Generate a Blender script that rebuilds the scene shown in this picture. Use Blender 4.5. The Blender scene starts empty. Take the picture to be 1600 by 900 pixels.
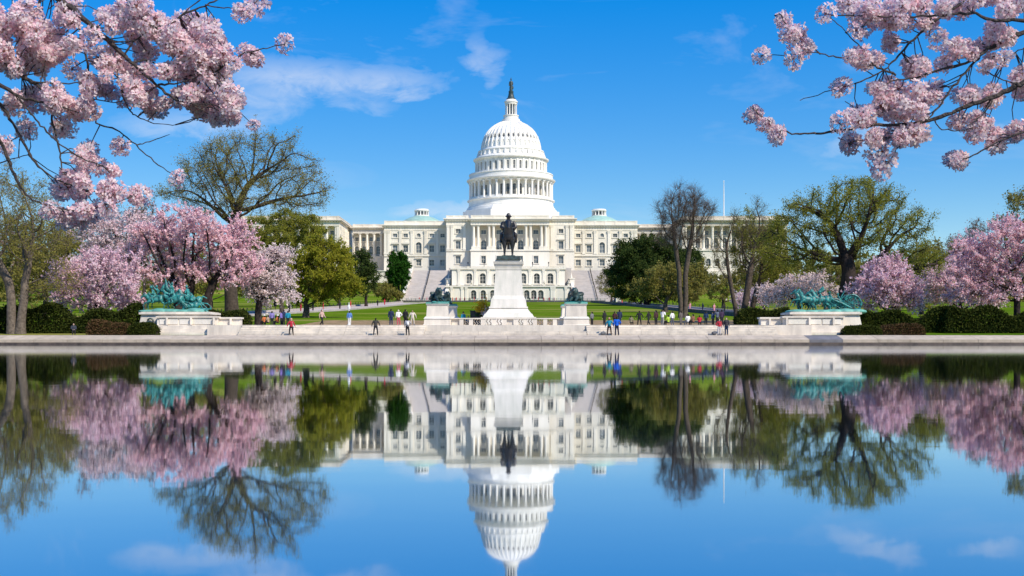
import bpy, bmesh, math, random
import numpy as np
from mathutils import Vector, Matrix, Euler

# ------------------------------------------------------------------ camera, sky, sun, exposure
F, CX, HOR, CH = 1830.0, 797.0, 532.0, 0.40      # focal length in photo pixels, axis column, horizon row, eye height
S = bpy.context.scene
COL = S.collection
cam = bpy.data.cameras.new('camera'); camo = bpy.data.objects.new('camera', cam); COL.objects.link(camo)
camo.location = (0, 0, CH); camo.rotation_euler = (math.pi / 2, 0, 0)
cam.sensor_width = 36.0; cam.lens = 36.0 * F / 1600.0
cam.shift_x = (800 - CX) / 1600.0; cam.shift_y = (HOR - 450) / 1600.0
cam.clip_start = 0.05; cam.clip_end = 9000
S.camera = camo
SUN_EL, SUN_AZ = 44.0, 134.0                      # degrees; azimuth clockwise from the view direction
el, az = math.radians(SUN_EL), math.radians(SUN_AZ)
sdir = Vector((math.sin(az) * math.cos(el), math.cos(az) * math.cos(el), math.sin(el)))
W = bpy.data.worlds.new('World'); S.world = W; W.use_nodes = True
nt = W.node_tree; nt.nodes.clear()
def N(t, **kw):
    n = nt.nodes.new(t)
    for k, v in kw.items(): setattr(n, k, v)
    return n
def math_node(op, a, b=None, c=None, clamp=False):
    n = nt.nodes.new('ShaderNodeMath'); n.operation = op; n.use_clamp = clamp
    for i, v in enumerate((a, b, c)):
        if v is None: continue
        if hasattr(v, 'is_output'): nt.links.new(v, n.inputs[i])
        else: n.inputs[i].default_value = v
    return n.outputs[0]
sky = N('ShaderNodeTexSky', sky_type='NISHITA'); sky.sun_disc = False
sky.sun_elevation = el; sky.sun_rotation = az
sky.air_density = 1.0; sky.dust_density = 0.1; sky.ozone_density = 4.0; sky.altitude = 0
hsv = N('ShaderNodeHueSaturation'); hsv.inputs['Hue'].default_value = 0.507; hsv.inputs['Saturation'].default_value = 1.48; hsv.inputs['Value'].default_value = 1.0
sc_ = N('ShaderNodeSeparateColor', mode='HSV'); cc_ = N('ShaderNodeCombineColor', mode='HSV'); nt.links.new(sky.outputs[0], sc_.inputs[0])
vv = math_node('MULTIPLY', math_node('POWER', sc_.outputs[2], 0.35), 2.97)         # the photograph's even blue: brightness curve over the whole sky
nt.links.new(sc_.outputs[0], cc_.inputs[0]); nt.links.new(sc_.outputs[1], cc_.inputs[1]); nt.links.new(vv, cc_.inputs[2]); nt.links.new(cc_.outputs[0], hsv.inputs['Color'])
tc = N('ShaderNodeTexCoord'); sep = N('ShaderNodeSeparateXYZ'); nt.links.new(tc.outputs['Generated'], sep.inputs[0])
ay = math_node('MAXIMUM', math_node('ABSOLUTE', sep.outputs[1]), 0.12)
cu = math_node('DIVIDE', sep.outputs[0], ay); cv = math_node('DIVIDE', sep.outputs[2], ay)
comb = N('ShaderNodeCombineXYZ'); nt.links.new(cu, comb.inputs[0]); nt.links.new(cv, comb.inputs[1]); nt.links.new(sep.outputs[1], comb.inputs[2])
def noise_at(scale, detail, sx, sy, dist=0.0):
    mp = N('ShaderNodeMapping'); mp.inputs['Scale'].default_value = (sx, sy, 1); nt.links.new(comb.outputs[0], mp.inputs[0])
    n = N('ShaderNodeTexNoise'); n.inputs['Scale'].default_value = scale; n.inputs['Detail'].default_value = detail
    n.inputs['Roughness'].default_value = 0.62; n.inputs['Distortion'].default_value = dist
    nt.links.new(mp.outputs[0], n.inputs['Vector']); return n.outputs['Fac']
w1 = noise_at(9, 5, 1, 1.6); w2 = noise_at(26, 6, 1, 2.2, 0.5); w3 = noise_at(5, 5, 1, 3.0, 0.8)
cuw = math_node('ADD', cu, math_node('MULTIPLY', math_node('SUBTRACT', w1, 0.5), 0.10))
cvw = math_node('ADD', cv, math_node('MULTIPLY', math_node('SUBTRACT', w2, 0.5), 0.035))
front = math_node('GREATER_THAN', sep.outputs[1], 0.0)
mask = None
# clouds: centre and half size in photo pixels (a direction in the sky), strength
for (px, py, rx, ry, tilt, k) in [(470, 122, 165, 36, -.05, .5), (410, 150, 95, 52, .15, .36), (600, 127, 120, 28, -.04, .5), (766, 92, 44, 22, .2, .34), (768, 92, 24, 44, .0, .34), (560, 152, 80, 24, -.15, .25),
                                  (715, 332, 110, 20, 0, .5), (1350, 212, 95, 24, .35, .4), (1545, 205, 80, 14, 0, .35), (300, 195, 120, 26, 0, .4)]:
    u0, v0, a, b = (px - CX) / F, (HOR - py) / F, rx / F, ry / F
    du = math_node('SUBTRACT', cuw, u0); dv = math_node('SUBTRACT', cvw, v0)
    dv = math_node('SUBTRACT', dv, math_node('MULTIPLY', du, tilt))
    e = math_node('ADD', math_node('POWER', math_node('ABSOLUTE', math_node('DIVIDE', du, a)), 2.0), math_node('POWER', math_node('ABSOLUTE', math_node('DIVIDE', dv, b)), 2.0))
    m = math_node('MULTIPLY', math_node('SMOOTH_MAX', math_node('SUBTRACT', 1.0, e, clamp=True), 0.0, 0.0), k)
    m = math_node('MULTIPLY', m, math_node('MULTIPLY_ADD', w2, 2.4, -0.45, clamp=True))
    mask = m if mask is None else math_node('MAXIMUM', mask, m)
mask = math_node('MULTIPLY', mask, front)
wisp = math_node('MULTIPLY', math_node('SUBTRACT', w3, 0.56, clamp=True), 0.9)       # thin cirrus over the whole sky
mask = math_node('MAXIMUM', mask, wisp)
mix = N('ShaderNodeMix', data_type='RGBA'); nt.links.new(mask, mix.inputs['Factor'])
nt.links.new(hsv.outputs[0], mix.inputs[6]); mix.inputs[7].default_value = (5.2, 5.5, 6.1, 1)
bg = N('ShaderNodeBackground'); bg.inputs['Strength'].default_value = 0.118
nt.links.new(mix.outputs[2], bg.inputs['Color'])
wo = N('ShaderNodeOutputWorld'); nt.links.new(bg.outputs[0], wo.inputs[0])
sl = bpy.data.lights.new('sun', 'SUN'); sl.energy = 4.1; sl.angle = math.radians(0.55); sl.color = (1.0, 0.925, 0.80)
so = bpy.data.objects.new('sun', sl); COL.objects.link(so); so.location = (60, -60, 90)
so.rotation_euler = (-sdir).to_track_quat('-Z', 'Y').to_euler()
S.view_settings.view_transform = 'Standard'; S.view_settings.look = 'None'
S.view_settings.exposure = 0.42; S.view_settings.gamma = 1.0; S.view_settings.use_curve_mapping = False
S.render.engine = 'CYCLES'; S.cycles.use_denoising = True; S.cycles.max_bounces = 8; S.cycles.transparent_max_bounces = 8
S.cycles.caustics_reflective = False; S.cycles.caustics_refractive = False

def X(px, D): return (px - CX) * D / F
def Z(py, D): return CH + (HOR - py) * D / F
def ground_z(y):
    return float(np.interp(y, [122, 124.5, 140, 150, 165, 440, 446, 9000], [0.9, 0.98, 1.75, 2.0, 2.6, 14.9, 15.1, 15.1]))

# ------------------------------------------------------------------ materials
MATS = {}
def mat(name, col, rough=0.75, var=0.12, scale=0.6, bump=0.0, col2=None, metallic=0.0, streak=False, rnd=0.06, bscale=6.0, spec=0.5, trans=0.0):
    if name in MATS: return MATS[name]
    m = bpy.data.materials.new(name); m.use_nodes = True; t = m.node_tree; t.nodes.clear()
    L = t.links.new
    out = t.nodes.new('ShaderNodeOutputMaterial'); p = t.nodes.new('ShaderNodeBsdfPrincipled')
    geo = t.nodes.new('ShaderNodeNewGeometry')
    mp = t.nodes.new('ShaderNodeMapping'); L(geo.outputs['Position'], mp.inputs[0])
    if streak: mp.inputs['Scale'].default_value = (1, 1, 0.22)
    n = t.nodes.new('ShaderNodeTexNoise'); n.inputs['Scale'].default_value = scale; n.inputs['Detail'].default_value = 6; n.inputs['Roughness'].default_value = 0.65
    L(mp.outputs[0], n.inputs['Vector'])
    r = t.nodes.new('ShaderNodeValToRGB'); L(n.outputs['Fac'], r.inputs[0])
    a = [min(1, c * (1 + var)) for c in col]; b = list(col2) if col2 else [c * (1 - var * 1.6) for c in col]
    r.color_ramp.elements[0].position = 0.33; r.color_ramp.elements[0].color = (*b, 1)
    r.color_ramp.elements[1].position = 0.62; r.color_ramp.elements[1].color = (*a, 1)
    oi = t.nodes.new('ShaderNodeObjectInfo'); mr = t.nodes.new('ShaderNodeMapRange'); L(oi.outputs['Random'], mr.inputs[0])
    mr.inputs[3].default_value = 1 - rnd; mr.inputs[4].default_value = 1 + rnd
    h = t.nodes.new('ShaderNodeHueSaturation'); L(r.outputs[0], h.inputs['Color']); L(mr.outputs[0], h.inputs['Value'])
    L(h.outputs[0], p.inputs['Base Color'])
    p.inputs['Roughness'].default_value = rough; p.inputs['Metallic'].default_value = metallic; p.inputs['Specular IOR Level'].default_value = spec
    if bump:
        n2 = t.nodes.new('ShaderNodeTexNoise'); n2.inputs['Scale'].default_value = bscale; n2.inputs['Detail'].default_value = 5; L(geo.outputs['Position'], n2.inputs['Vector'])
        bp = t.nodes.new('ShaderNodeBump'); bp.inputs['Strength'].default_value = bump; bp.inputs['Distance'].default_value = 0.05
        L(n2.outputs['Fac'], bp.inputs['Height']); L(bp.outputs[0], p.inputs['Normal'])
    L(p.outputs[0], out.inputs[0]); MATS[name] = m; return m
def leafmat(name, cols, trans=0.35, rough=0.6):
    m = bpy.data.materials.new(name); m.use_nodes = True; t = m.node_tree; t.nodes.clear(); L = t.links.new
    out = t.nodes.new('ShaderNodeOutputMaterial'); geo = t.nodes.new('ShaderNodeNewGeometry')
    r = t.nodes.new('ShaderNodeValToRGB'); L(geo.outputs['Random Per Island'], r.inputs[0])
    el_ = r.color_ramp.elements
    while len(el_) < len(cols): el_.new(0.5)
    for i, c in enumerate(cols): el_[i].position = i / max(1, len(cols) - 1); el_[i].color = (*c, 1)
    d = t.nodes.new('ShaderNodeBsdfDiffuse'); d.inputs['Roughness'].default_value = rough; tr = t.nodes.new('ShaderNodeBsdfTranslucent')
    mx = t.nodes.new('ShaderNodeMixShader'); mx.inputs[0].default_value = trans
    L(r.outputs[0], d.inputs[0]); L(r.outputs[0], tr.inputs[0]); L(d.outputs[0], mx.inputs[1]); L(tr.outputs[0], mx.inputs[2]); L(mx.outputs[0], out.inputs[0])
    MATS[name] = m; return m
WHITE = mat('painted white stone', (0.79, 0.735, 0.63), 0.7, 0.04, 0.25, 0.15, col2=(0.70, 0.64, 0.53), streak=True)
DOMEW = mat('dome white', (0.80, 0.775, 0.72), 0.65, 0.04, 0.3, 0.1, col2=(0.71, 0.68, 0.62), streak=True)
SANDW = mat('pale warm stone', (0.74, 0.67, 0.56), 0.75, 0.05, 0.25, 0.15, col2=(0.60, 0.53, 0.43), streak=True)
SHADEW = mat('shaded wing white', (0.58, 0.54, 0.47), 0.75, 0.08, 0.3, 0.15, streak=True)  # white stone greyed down: shade of the recessed walls put into the colour
MARBLE = mat('memorial marble', (0.745, 0.665, 0.56), 0.6, 0.05, 0.9, 0.2, col2=(0.55, 0.49, 0.42), streak=True)
MARBLE2 = mat('weathered pedestal marble', (0.72, 0.665, 0.59), 0.6, 0.05, 0.8, 0.2, col2=(0.55, 0.53, 0.45), streak=True)
GRANITE = mat('beige granite coping', (0.47, 0.385, 0.29), 0.75, 0.12, 1.2, 0.3, rnd=0.07)
SHADESLAB = mat('granite darkened as shadow', (0.17, 0.16, 0.165), 0.6, 0.12, 1.2, 0.3)  # shadow of a notch in the coping, put into the slab colour
DARKSTONE = mat('dark waterline stone', (0.095, 0.068, 0.052), 0.45, 0.3, 1.5, 0.3)  # dark brown course along the waterline
STAIR = mat('grey stair stone', (0.50, 0.45, 0.41), 0.8, 0.08, 0.5, 0.2, rnd=0.05)
PAVE = mat('pinkish path paving', (0.50, 0.41, 0.36), 0.85, 0.1, 0.5, 0.2)
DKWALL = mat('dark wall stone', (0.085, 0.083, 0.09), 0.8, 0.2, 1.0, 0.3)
COPPER = mat('green copper roof', (0.30, 0.47, 0.40), 0.6, 0.1, 0.6, 0.1)
PATINA = mat('green bronze patina', (0.022, 0.185, 0.17), 0.45, 0.5, 4.0, 0.5, col2=(0.004, 0.014, 0.016), rnd=0.12)  # green patina; its near-black mottling stands in for shade in the recesses
PATINA2 = mat('pale green bronze edge', (0.12, 0.34, 0.28), 0.6, 0.2, 1.6, 0.2)
BRONZE = mat('dark bronze', (0.014, 0.012, 0.012), 0.42, 0.3, 3.0, 0.3, rnd=0.0, spec=0.6)
BRONZEG = mat('dark green bronze', (0.022, 0.05, 0.045), 0.5, 0.4, 2.5, 0.3, col2=(0.006, 0.01, 0.011), rnd=0.1)
BRONZET = mat('freedom bronze', (0.025, 0.05, 0.055), 0.5, 0.3, 1.5, 0.2)
GLASS = mat('window glass', (0.15, 0.165, 0.18), 0.12, 0.5, 0.35, 0.0, rnd=0.5, spec=0.8)
GLASSD = mat('dark window glass', (0.06, 0.06, 0.06), 0.15, 0.5, 0.4, 0.0, rnd=0.4, spec=0.6)
SASH = mat('window sash', (0.62, 0.58, 0.50), 0.6, 0.1, 1.0)
IRON = mat('black iron', (0.015, 0.015, 0.016), 0.5, 0.2, 3.0)
GREENIRON = mat('green barrier paint', (0.03, 0.11, 0.08), 0.5, 0.2, 3.0)
POLE = mat('white pole paint', (0.75, 0.75, 0.73), 0.4, 0.05, 2.0)
GRASSM = mat('lawn grass', (0.105, 0.17, 0.010), 0.95, 0.2, 0.09, 0.5, col2=(0.062, 0.125, 0.006), rnd=0, spec=0.0)
def worn_grass():                                  # mown bands and bleached patches
    t = GRASSM.node_tree; L = t.links.new; p = [n for n in t.nodes if n.type == 'BSDF_PRINCIPLED'][0]; src = p.inputs['Base Color'].links[0].from_socket
    geo = t.nodes.new('ShaderNodeNewGeometry'); mp = t.nodes.new('ShaderNodeMapping'); mp.inputs['Scale'].default_value = (.022, .05, 1); L(geo.outputs['Position'], mp.inputs[0])
    n = t.nodes.new('ShaderNodeTexNoise'); n.inputs['Scale'].default_value = 1.0; n.inputs['Detail'].default_value = 6; n.inputs['Roughness'].default_value = .6; L(mp.outputs[0], n.inputs['Vector'])
    r = t.nodes.new('ShaderNodeMapRange'); r.inputs[1].default_value = .50; r.inputs[2].default_value = .76; L(n.outputs['Fac'], r.inputs[0])
    f = t.nodes.new('ShaderNodeTexNoise'); f.inputs['Scale'].default_value = 2.2; f.inputs['Detail'].default_value = 5; L(geo.outputs['Position'], f.inputs['Vector'])
    m0 = t.nodes.new('ShaderNodeMix'); m0.data_type = 'RGBA'; m0.blend_type = 'MULTIPLY'; m0.inputs[0].default_value = .8; fr = t.nodes.new('ShaderNodeMapRange'); fr.inputs[1].default_value = .3; fr.inputs[2].default_value = .7; fr.inputs[3].default_value = .55; fr.inputs[4].default_value = 1.2
    L(f.outputs['Fac'], fr.inputs[0]); L(src, m0.inputs[6]); L(fr.outputs[0], m0.inputs[7])
    m = t.nodes.new('ShaderNodeMix'); m.data_type = 'RGBA'; L(r.outputs[0], m.inputs[0]); L(m0.outputs[2], m.inputs[6]); m.inputs[7].default_value = (.33, .26, .09, 1); L(m.outputs[2], p.inputs['Base Color'])
worn_grass()
MULCH = mat('bare earth strip', (0.30, 0.19, 0.11), 0.95, 0.3, 0.6, 0.5, col2=(0.13, 0.12, 0.04), spec=0.1)
BARK = mat('grey brown bark', (0.085, 0.066, 0.052), 0.95, 0.3, 3.0, 0.8, spec=0.15, rnd=0.2)
BARKD = mat('dark bark', (0.036, 0.027, 0.024), 0.95, 0.3, 3.0, 0.8, spec=0.15, rnd=0.2)
BARKG = mat('pale grey bark', (0.15, 0.12, 0.095), 0.95, 0.3, 3.0, 0.8, spec=0.15, rnd=0.15)

# ------------------------------------------------------------------ mesh helpers
def tag(o, label=None, cat=None, group=None, kind=None):
    if label: o['label'] = label
    if cat: o['category'] = cat
    if group: o['group'] = group
    if kind: o['kind'] = kind
    return o
def thing(name, label, cat, loc=(0, 0, 0), group=None, rz=0.0):
    o = bpy.data.objects.new(name, None); COL.objects.link(o); o.location = loc; o.rotation_euler = (0, 0, rz); o.empty_display_size = 0.5
    return tag(o, label, cat, group)
def link(name, me, parent=None, loc=(0, 0, 0), rot=(0, 0, 0), scale=(1, 1, 1), material=None):
    o = bpy.data.objects.new(name, me); COL.objects.link(o)
    if parent is not None: o.parent = parent
    o.location = loc; o.rotation_euler = rot; o.scale = scale
    if material is not None:
        if len(me.materials) == 0: me.materials.append(None)
        o.material_slots[0].link = 'OBJECT'; o.material_slots[0].material = material
    return o
class MB:
    def __init__(s): s.v = []; s.f = []
    def add(s, vs, fs):
        o = len(s.v); s.v.extend([tuple(v) for v in vs]); s.f.extend([tuple(i + o for i in f) for f in fs]); return s
    def box(s, x0, x1, y0, y1, z0, z1):
        return s.add([(x0, y0, z0), (x1, y0, z0), (x1, y1, z0), (x0, y1, z0), (x0, y0, z1), (x1, y0, z1), (x1, y1, z1), (x0, y1, z1)],
                     [(0, 3, 2, 1), (4, 5, 6, 7), (0, 1, 5, 4), (1, 2, 6, 5), (2, 3, 7, 6), (3, 0, 4, 7)])
    def frustum(s, c, a0, b0, z0, a1, b1, z1):
        x, y = c
        return s.add([(x - a0, y - b0, z0), (x + a0, y - b0, z0), (x + a0, y + b0, z0), (x - a0, y + b0, z0), (x - a1, y - b1, z1), (x + a1, y - b1, z1), (x + a1, y + b1, z1), (x - a1, y + b1, z1)],
                     [(0, 3, 2, 1), (4, 5, 6, 7), (0, 1, 5, 4), (1, 2, 6, 5), (2, 3, 7, 6), (3, 0, 4, 7)])
    def lathe(s, prof, n=24, c=(0, 0), a0=0.0):
        vs = []; fs = []
        for (r, z) in prof:
            for i in range(n):
                a = a0 + 2 * math.pi * i / n; vs.append((c[0] + r * math.cos(a), c[1] + r * math.sin(a), z))
        for j in range(len(prof) - 1):
            for i in range(n):
                k = (i + 1) % n; fs.append((j * n + i, j * n + k, (j + 1) * n + k, (j + 1) * n + i))
        fs.append(tuple(range(n - 1, -1, -1))); fs.append(tuple((len(prof) - 1) * n + i for i in range(n)))
        return s.add(vs, fs)
    def tube(s, pts, rad, n=6):
        pts = [Vector(p) for p in pts]
        if not hasattr(rad, '__len__'): rad = [rad] * len(pts)
        vs = []; fs = []
        for i, p in enumerate(pts):
            d = (pts[min(i + 1, len(pts) - 1)] - pts[max(i - 1, 0)]).normalized()
            ref = Vector((0, 0, 1)) if abs(d.z) < 0.9 else Vector((1, 0, 0))
            u = d.cross(ref).normalized(); w = u.cross(d)
            for k in range(n):
                a = 2 * math.pi * k / n; vs.append(p + (u * math.cos(a) + w * math.sin(a)) * rad[i])
        for i in range(len(pts) - 1):
            for k in range(n):
                q = (k + 1) % n; fs.append((i * n + k, i * n + q, (i + 1) * n + q, (i + 1) * n + k))
        fs.append(tuple(range(n - 1, -1, -1))); fs.append(tuple((len(pts) - 1) * n + k for k in range(n)))
        return s.add(vs, fs)
    def mesh(s, name, m=None, off=(0, 0, 0), smooth=False):
        me = bpy.data.meshes.new(name); ox, oy, oz = off
        me.from_pydata([(a - ox, b - oy, c - oz) for a, b, c in s.v], [], s.f)
        bm = bmesh.new(); bm.from_mesh(me); bmesh.ops.recalc_face_normals(bm, faces=bm.faces); bm.to_mesh(me); bm.free()
        if smooth:
            me.shade_smooth()
            try: me.set_sharp_from_angle(angle=math.radians(40))
            except Exception: pass
        if m is not None: me.materials.append(m)
        return me
    def build(s, name, m, parent=None, root=None, smooth=False):
        r = root if root is not None else parent
        off = tuple(r.location) if r is not None else (0, 0, 0)
        return link(name, s.mesh(name, m, off, smooth), parent)
def np_mesh(name, verts, quads, m, smooth=False):
    me = bpy.data.meshes.new(name); nv = len(verts); k = quads.shape[1]; nf = len(quads)
    me.vertices.add(nv); me.vertices.foreach_set('co', np.asarray(verts, np.float32).ravel())
    me.loops.add(nf * k); me.loops.foreach_set('vertex_index', np.asarray(quads, np.int32).ravel())
    me.polygons.add(nf); me.polygons.foreach_set('loop_start', np.arange(0, nf * k, k, dtype=np.int32))
    me.update(calc_edges=True)
    if smooth: me.shade_smooth()
    if m is not None: me.materials.append(m)
    return me
def organic(name, prims, voxel=0.03, smooth=3, m=None):
    """one continuous surface from overlapping tapered limbs and ellipsoids"""
    bm = bmesh.new()
    for p in prims:
        if p[0] == 'cap':
            _, a, r0, b, r1 = p; a = Vector(a); b = Vector(b); d = b - a; L = d.length
            for c, r in ((a, r0), (b, r1)):
                bmesh.ops.create_icosphere(bm, subdivisions=2, radius=r, matrix=Matrix.Translation(c))
            if L > 1e-4:
                M = Matrix.Translation((a + b) / 2) @ d.to_track_quat('Z', 'Y').to_matrix().to_4x4()
                bmesh.ops.create_cone(bm, cap_ends=True, segments=12, radius1=r0, radius2=r1, depth=L, matrix=M)
        else:
            c, r = Vector(p[1]), p[2]; e = Euler(p[3] if len(p) > 3 else (0, 0, 0))
            bmesh.ops.create_icosphere(bm, subdivisions=3, radius=1.0, matrix=Matrix.Translation(c) @ e.to_matrix().to_4x4() @ Matrix.Diagonal((*r, 1)))
    me = bpy.data.meshes.new(name + '_src'); bm.to_mesh(me); bm.free()
    o = bpy.data.objects.new('tmp', me); COL.objects.link(o)
    r = o.modifiers.new('r', 'REMESH'); r.mode = 'VOXEL'; r.voxel_size = voxel; r.use_smooth_shade = True
    sm = o.modifiers.new('s', 'SMOOTH'); sm.iterations = smooth; sm.factor = 0.5
    bpy.context.view_layer.update()
    dg = bpy.context.evaluated_depsgraph_get()
    res = bpy.data.meshes.new_from_object(o.evaluated_get(dg)); res.name = name
    bpy.data.objects.remove(o); bpy.data.meshes.remove(me)
    res.materials.clear()
    if m is not None: res.materials.append(m)
    return res

# ------------------------------------------------------------------ the setting: ground, pool, walkway, paths
def ground():
    xs = np.unique(np.concatenate([np.linspace(-3000, -200, 8), np.linspace(-200, 200, 81), np.linspace(200, 3000, 8)]))
    ys = np.unique(np.concatenate([[124.5, 127, 130, 140, 150, 165], np.linspace(165, 440, 45), [446, 480, 560, 700, 1200, 2500, 6000]]))
    vs = [(x, y, ground_z(y)) for y in ys for x in xs]; n = len(xs)
    fs = [(j * n + i, j * n + i + 1, (j + 1) * n + i + 1, (j + 1) * n + i) for j in range(len(ys) - 1) for i in range(n - 1)]
    o = MB().add(vs, fs).build('ground', GRASSM); tag(o, 'sloping green lawn rising behind the memorial', 'lawn', kind='structure')
    return o
ground()
b = MB()
b.add([(-62, 1.2, -1.2), (62, 1.2, -1.2), (62, 119.2, -1.2), (-62, 119.2, -1.2)], [(0, 1, 2, 3)])
tag(b.build('pool_floor', DKWALL), 'dark floor of the pool', 'pool floor', kind='structure')
# water
def water_material():
    m = bpy.data.materials.new('still pool water'); m.use_nodes = True; t = m.node_tree; t.nodes.clear(); L = t.links.new
    out = t.nodes.new('ShaderNodeOutputMaterial'); g = t.nodes.new('ShaderNodeBsdfGlossy'); g.inputs['Color'].default_value = (0.87, 0.91, 0.96, 1); g.inputs['Roughness'].default_value = 0.028
    d = t.nodes.new('ShaderNodeBsdfDiffuse'); d.inputs['Color'].default_value = (0.02, 0.045, 0.075, 1)
    lw = t.nodes.new('ShaderNodeFresnel'); lw.inputs['IOR'].default_value = 3.2
    mx = t.nodes.new('ShaderNodeMixShader'); ad = t.nodes.new('ShaderNodeMath'); ad.operation = 'ADD'; ad.use_clamp = True; ad.inputs[1].default_value = 0.34
    L(lw.outputs[0], ad.inputs[0]); L(ad.outputs[0], mx.inputs[0]); L(d.outputs[0], mx.inputs[1]); L(g.outputs[0], mx.inputs[2])
    geo = t.nodes.new('ShaderNodeNewGeometry'); mp = t.nodes.new('ShaderNodeMapping'); mp.inputs['Scale'].default_value = (0.6, 1.3, 1); L(geo.outputs['Position'], mp.inputs[0])
    n = t.nodes.new('ShaderNodeTexNoise'); n.inputs['Scale'].default_value = 1.1; n.inputs['Detail'].default_value = 3; L(mp.outputs[0], n.inputs['Vector'])
    bp = t.nodes.new('ShaderNodeBump'); bp.inputs['Strength'].default_value = 0.10; bp.inputs['Distance'].default_value = 0.006
    L(n.outputs['Fac'], bp.inputs['Height']); L(bp.outputs[0], g.inputs['Normal']); L(mx.outputs[0], out.inputs[0]); return m
b = MB(); b.add([(-62, 1.0, 0), (62, 1.0, 0), (62, 119.0, 0), (-62, 119.0, 0)], [(0, 1, 2, 3)])
tag(b.build('pool_water', water_material()), 'still reflecting pool mirroring sky, trees and the domed building', 'water', kind='structure')
# near bank under the camera, with two planted corners where the overhanging cherry trees stand
b = MB(); b.box(-80, 80, -60, 1.15, -1.3, 0.12)
b.box(-14, -3.5, 1.15, 5.9, -1.3, 0.135); b.box(3.5, 14, 1.15, 5.9, -1.3, 0.135)
tag(b.build('near_bank', GRASSM), 'grassy near bank of the pool', 'bank', kind='structure')
for s, nm in ((-1, 'left'), (1, 'right')):
    kb = thing('planter_kerb', 'granite kerb round the %s planted corner of the near bank' % nm, 'kerb', (s * 8, 3.5, 0.0))
    for k in range(10):
        xa_ = 3.32 + k * 1.1; q = sorted((s * xa_, s * (xa_ + 1.08))); MB().box(q[0], q[1], 5.905, 6.12, -1.3, .17).build('kerb_stone', GRANITE, kb)
    for k in range(4):
        q = sorted((s * 3.28, s * 3.495)); MB().box(q[0], q[1], 1.16 + k * 1.185, 2.33 + k * 1.185, -1.3, .17).build('kerb_stone', GRANITE, kb)
b = MB()
for s in (-1, 1): b.box(min(s * 62, s * 80), max(s * 62, s * 80), 1.15, 121.25, -1.3, 0.5)
tag(b.build('side_bank', GRASSM), 'grassy banks along the pool sides', 'bank', kind='structure')
# far walkway: dark waterline course, sloping granite slabs, flat paving
wk = MB(); wk.box(-80, 80, 120.9, 124.6, -0.5, 0.925)
walk = tag(wk.build('walkway', GRANITE), 'beige granite walkway along the far edge of the pool', 'walkway', kind='structure')
b = MB(); b.box(-80, 80, 118.46, 120.9, -1.25, 0.195); b.build('waterline_course', DARKSTONE, walk)
rr = random.Random(4)
x = -72.0; i = 0
while x < 72:
    w = 3.4 + rr.uniform(-.15, .15); x1 = x + w - 0.03
    dark = X(1283, 119) - 1.0 < x + w / 2 < X(1283, 119) + 3.2  # where the notch's shadow is painted as darker slab colour
    yo = rr.uniform(-.012, .012); zo = rr.uniform(-.006, .006)
    s = MB(); y0, y1 = 118.55 + yo, 120.95
    s.add([(x, y0, .20 + zo), (x1, y0, .20 + zo), (x1, y1, .21), (x, y1, .21), (x, y0, .50 + zo), (x1, y0, .50 + zo), (x1, y0 + .5, .61 + zo), (x, y0 + .5, .61 + zo), (x1, y1, .945 + zo), (x, y1, .945 + zo)],
          [(0, 3, 2, 1), (0, 1, 5, 4), (4, 5, 6, 7), (7, 6, 8, 9), (1, 2, 8, 6, 5), (0, 4, 7, 9, 3), (2, 3, 9, 8)])
    s.build('coping_slab', SHADESLAB if dark else GRANITE, walk, root=None); x += w; i += 1
for o in [c for c in walk.children]: pass
# memorial platform with marble steps
plat = MB(); plat.box(X(330, 126), X(1262, 126), 124.35, 152, -0.3, 2.04)
plaza = tag(plat.build('memorial_platform', MARBLE), 'white marble platform with long low steps', 'platform', kind='structure')
nst = 5; x0, x1 = X(372, 122.5), X(1216, 122.5)
for k in range(nst):
    zt = 0.925 + (2.045 - 0.925) * (k + 1) / nst - (0.006 if k == nst - 1 else 0)
    yy = 122.2 + k * 0.5
    for (a, c) in ((x0, X(664, 124)), (X(916, 124), x1), (X(664, 124) + .05, X(916, 124) - .05)):
        if k > 1 and a > x0 and c < x1: continue
        n = max(3, int((c - a) / 2.6)); w = (c - a) / n
        for q in range(n):
            s = MB(); jy = rr.uniform(-.008, .008); s.box(a + q * w + .01, a + (q + 1) * w - .01, yy + .035 + jy, yy + .56, zt - .26, zt - .061); s.box(a + q * w + .006, a + (q + 1) * w - .006, yy + jy, yy + .565, zt - .06, zt); s.build('step', MARBLE, plaza)
# earth strip and hedge-less border at the foot of the lawn
b = MB(); yy = [152.1, 165, 187]
vs = []; fs = []
for j, y in enumerate(yy):
    for xx in (X(470, 165), X(1190, 165)): vs.append((xx, y, ground_z(y) + .03))
b.add(vs, [(0, 1, 3, 2), (2, 3, 5, 4)]); tag(b.build('earth_border', MULCH), 'bare brown earth strip at the foot of the lawn', 'earth', kind='structure')
# curving paths up the lawn
def lawn_point(px, py):
    k = (HOR - py) / F; D = (2.6 - CH - (12.3 / 275) * 165) / (k - 12.3 / 275); return X(px, D), D
def ribbon(pts, w, lift):
    P = [Vector((*lawn_point(*p), 0)) for p in pts]
    Q = []
    for i in range(len(P) - 1):
        for t in range(12): Q.append(P[i].lerp(P[i + 1], t / 12))
    Q.append(P[-1])
    vs = []; fs = []
    for i, p in enumerate(Q):
        d = (Q[min(i + 1, len(Q) - 1)] - Q[max(i - 1, 0)]).normalized(); nrm = Vector((-d.y, d.x, 0))
        for s in (-1, 1):
            q = p + nrm * w * s / 2; vs.append((q.x, q.y, ground_z(q.y) + lift))
    fs = [(2 * i, 2 * i + 1, 2 * i + 3, 2 * i + 2) for i in range(len(Q) - 1)]
    return vs, fs, Q
PL = [(352, 494), (420, 490), (500, 485.5), (570, 480), (612, 476), (650, 473)]
PR = [(1265, 499), (1200, 495), (1120, 488.5), (1040, 481), (985, 476), (945, 472.8)]
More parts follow.
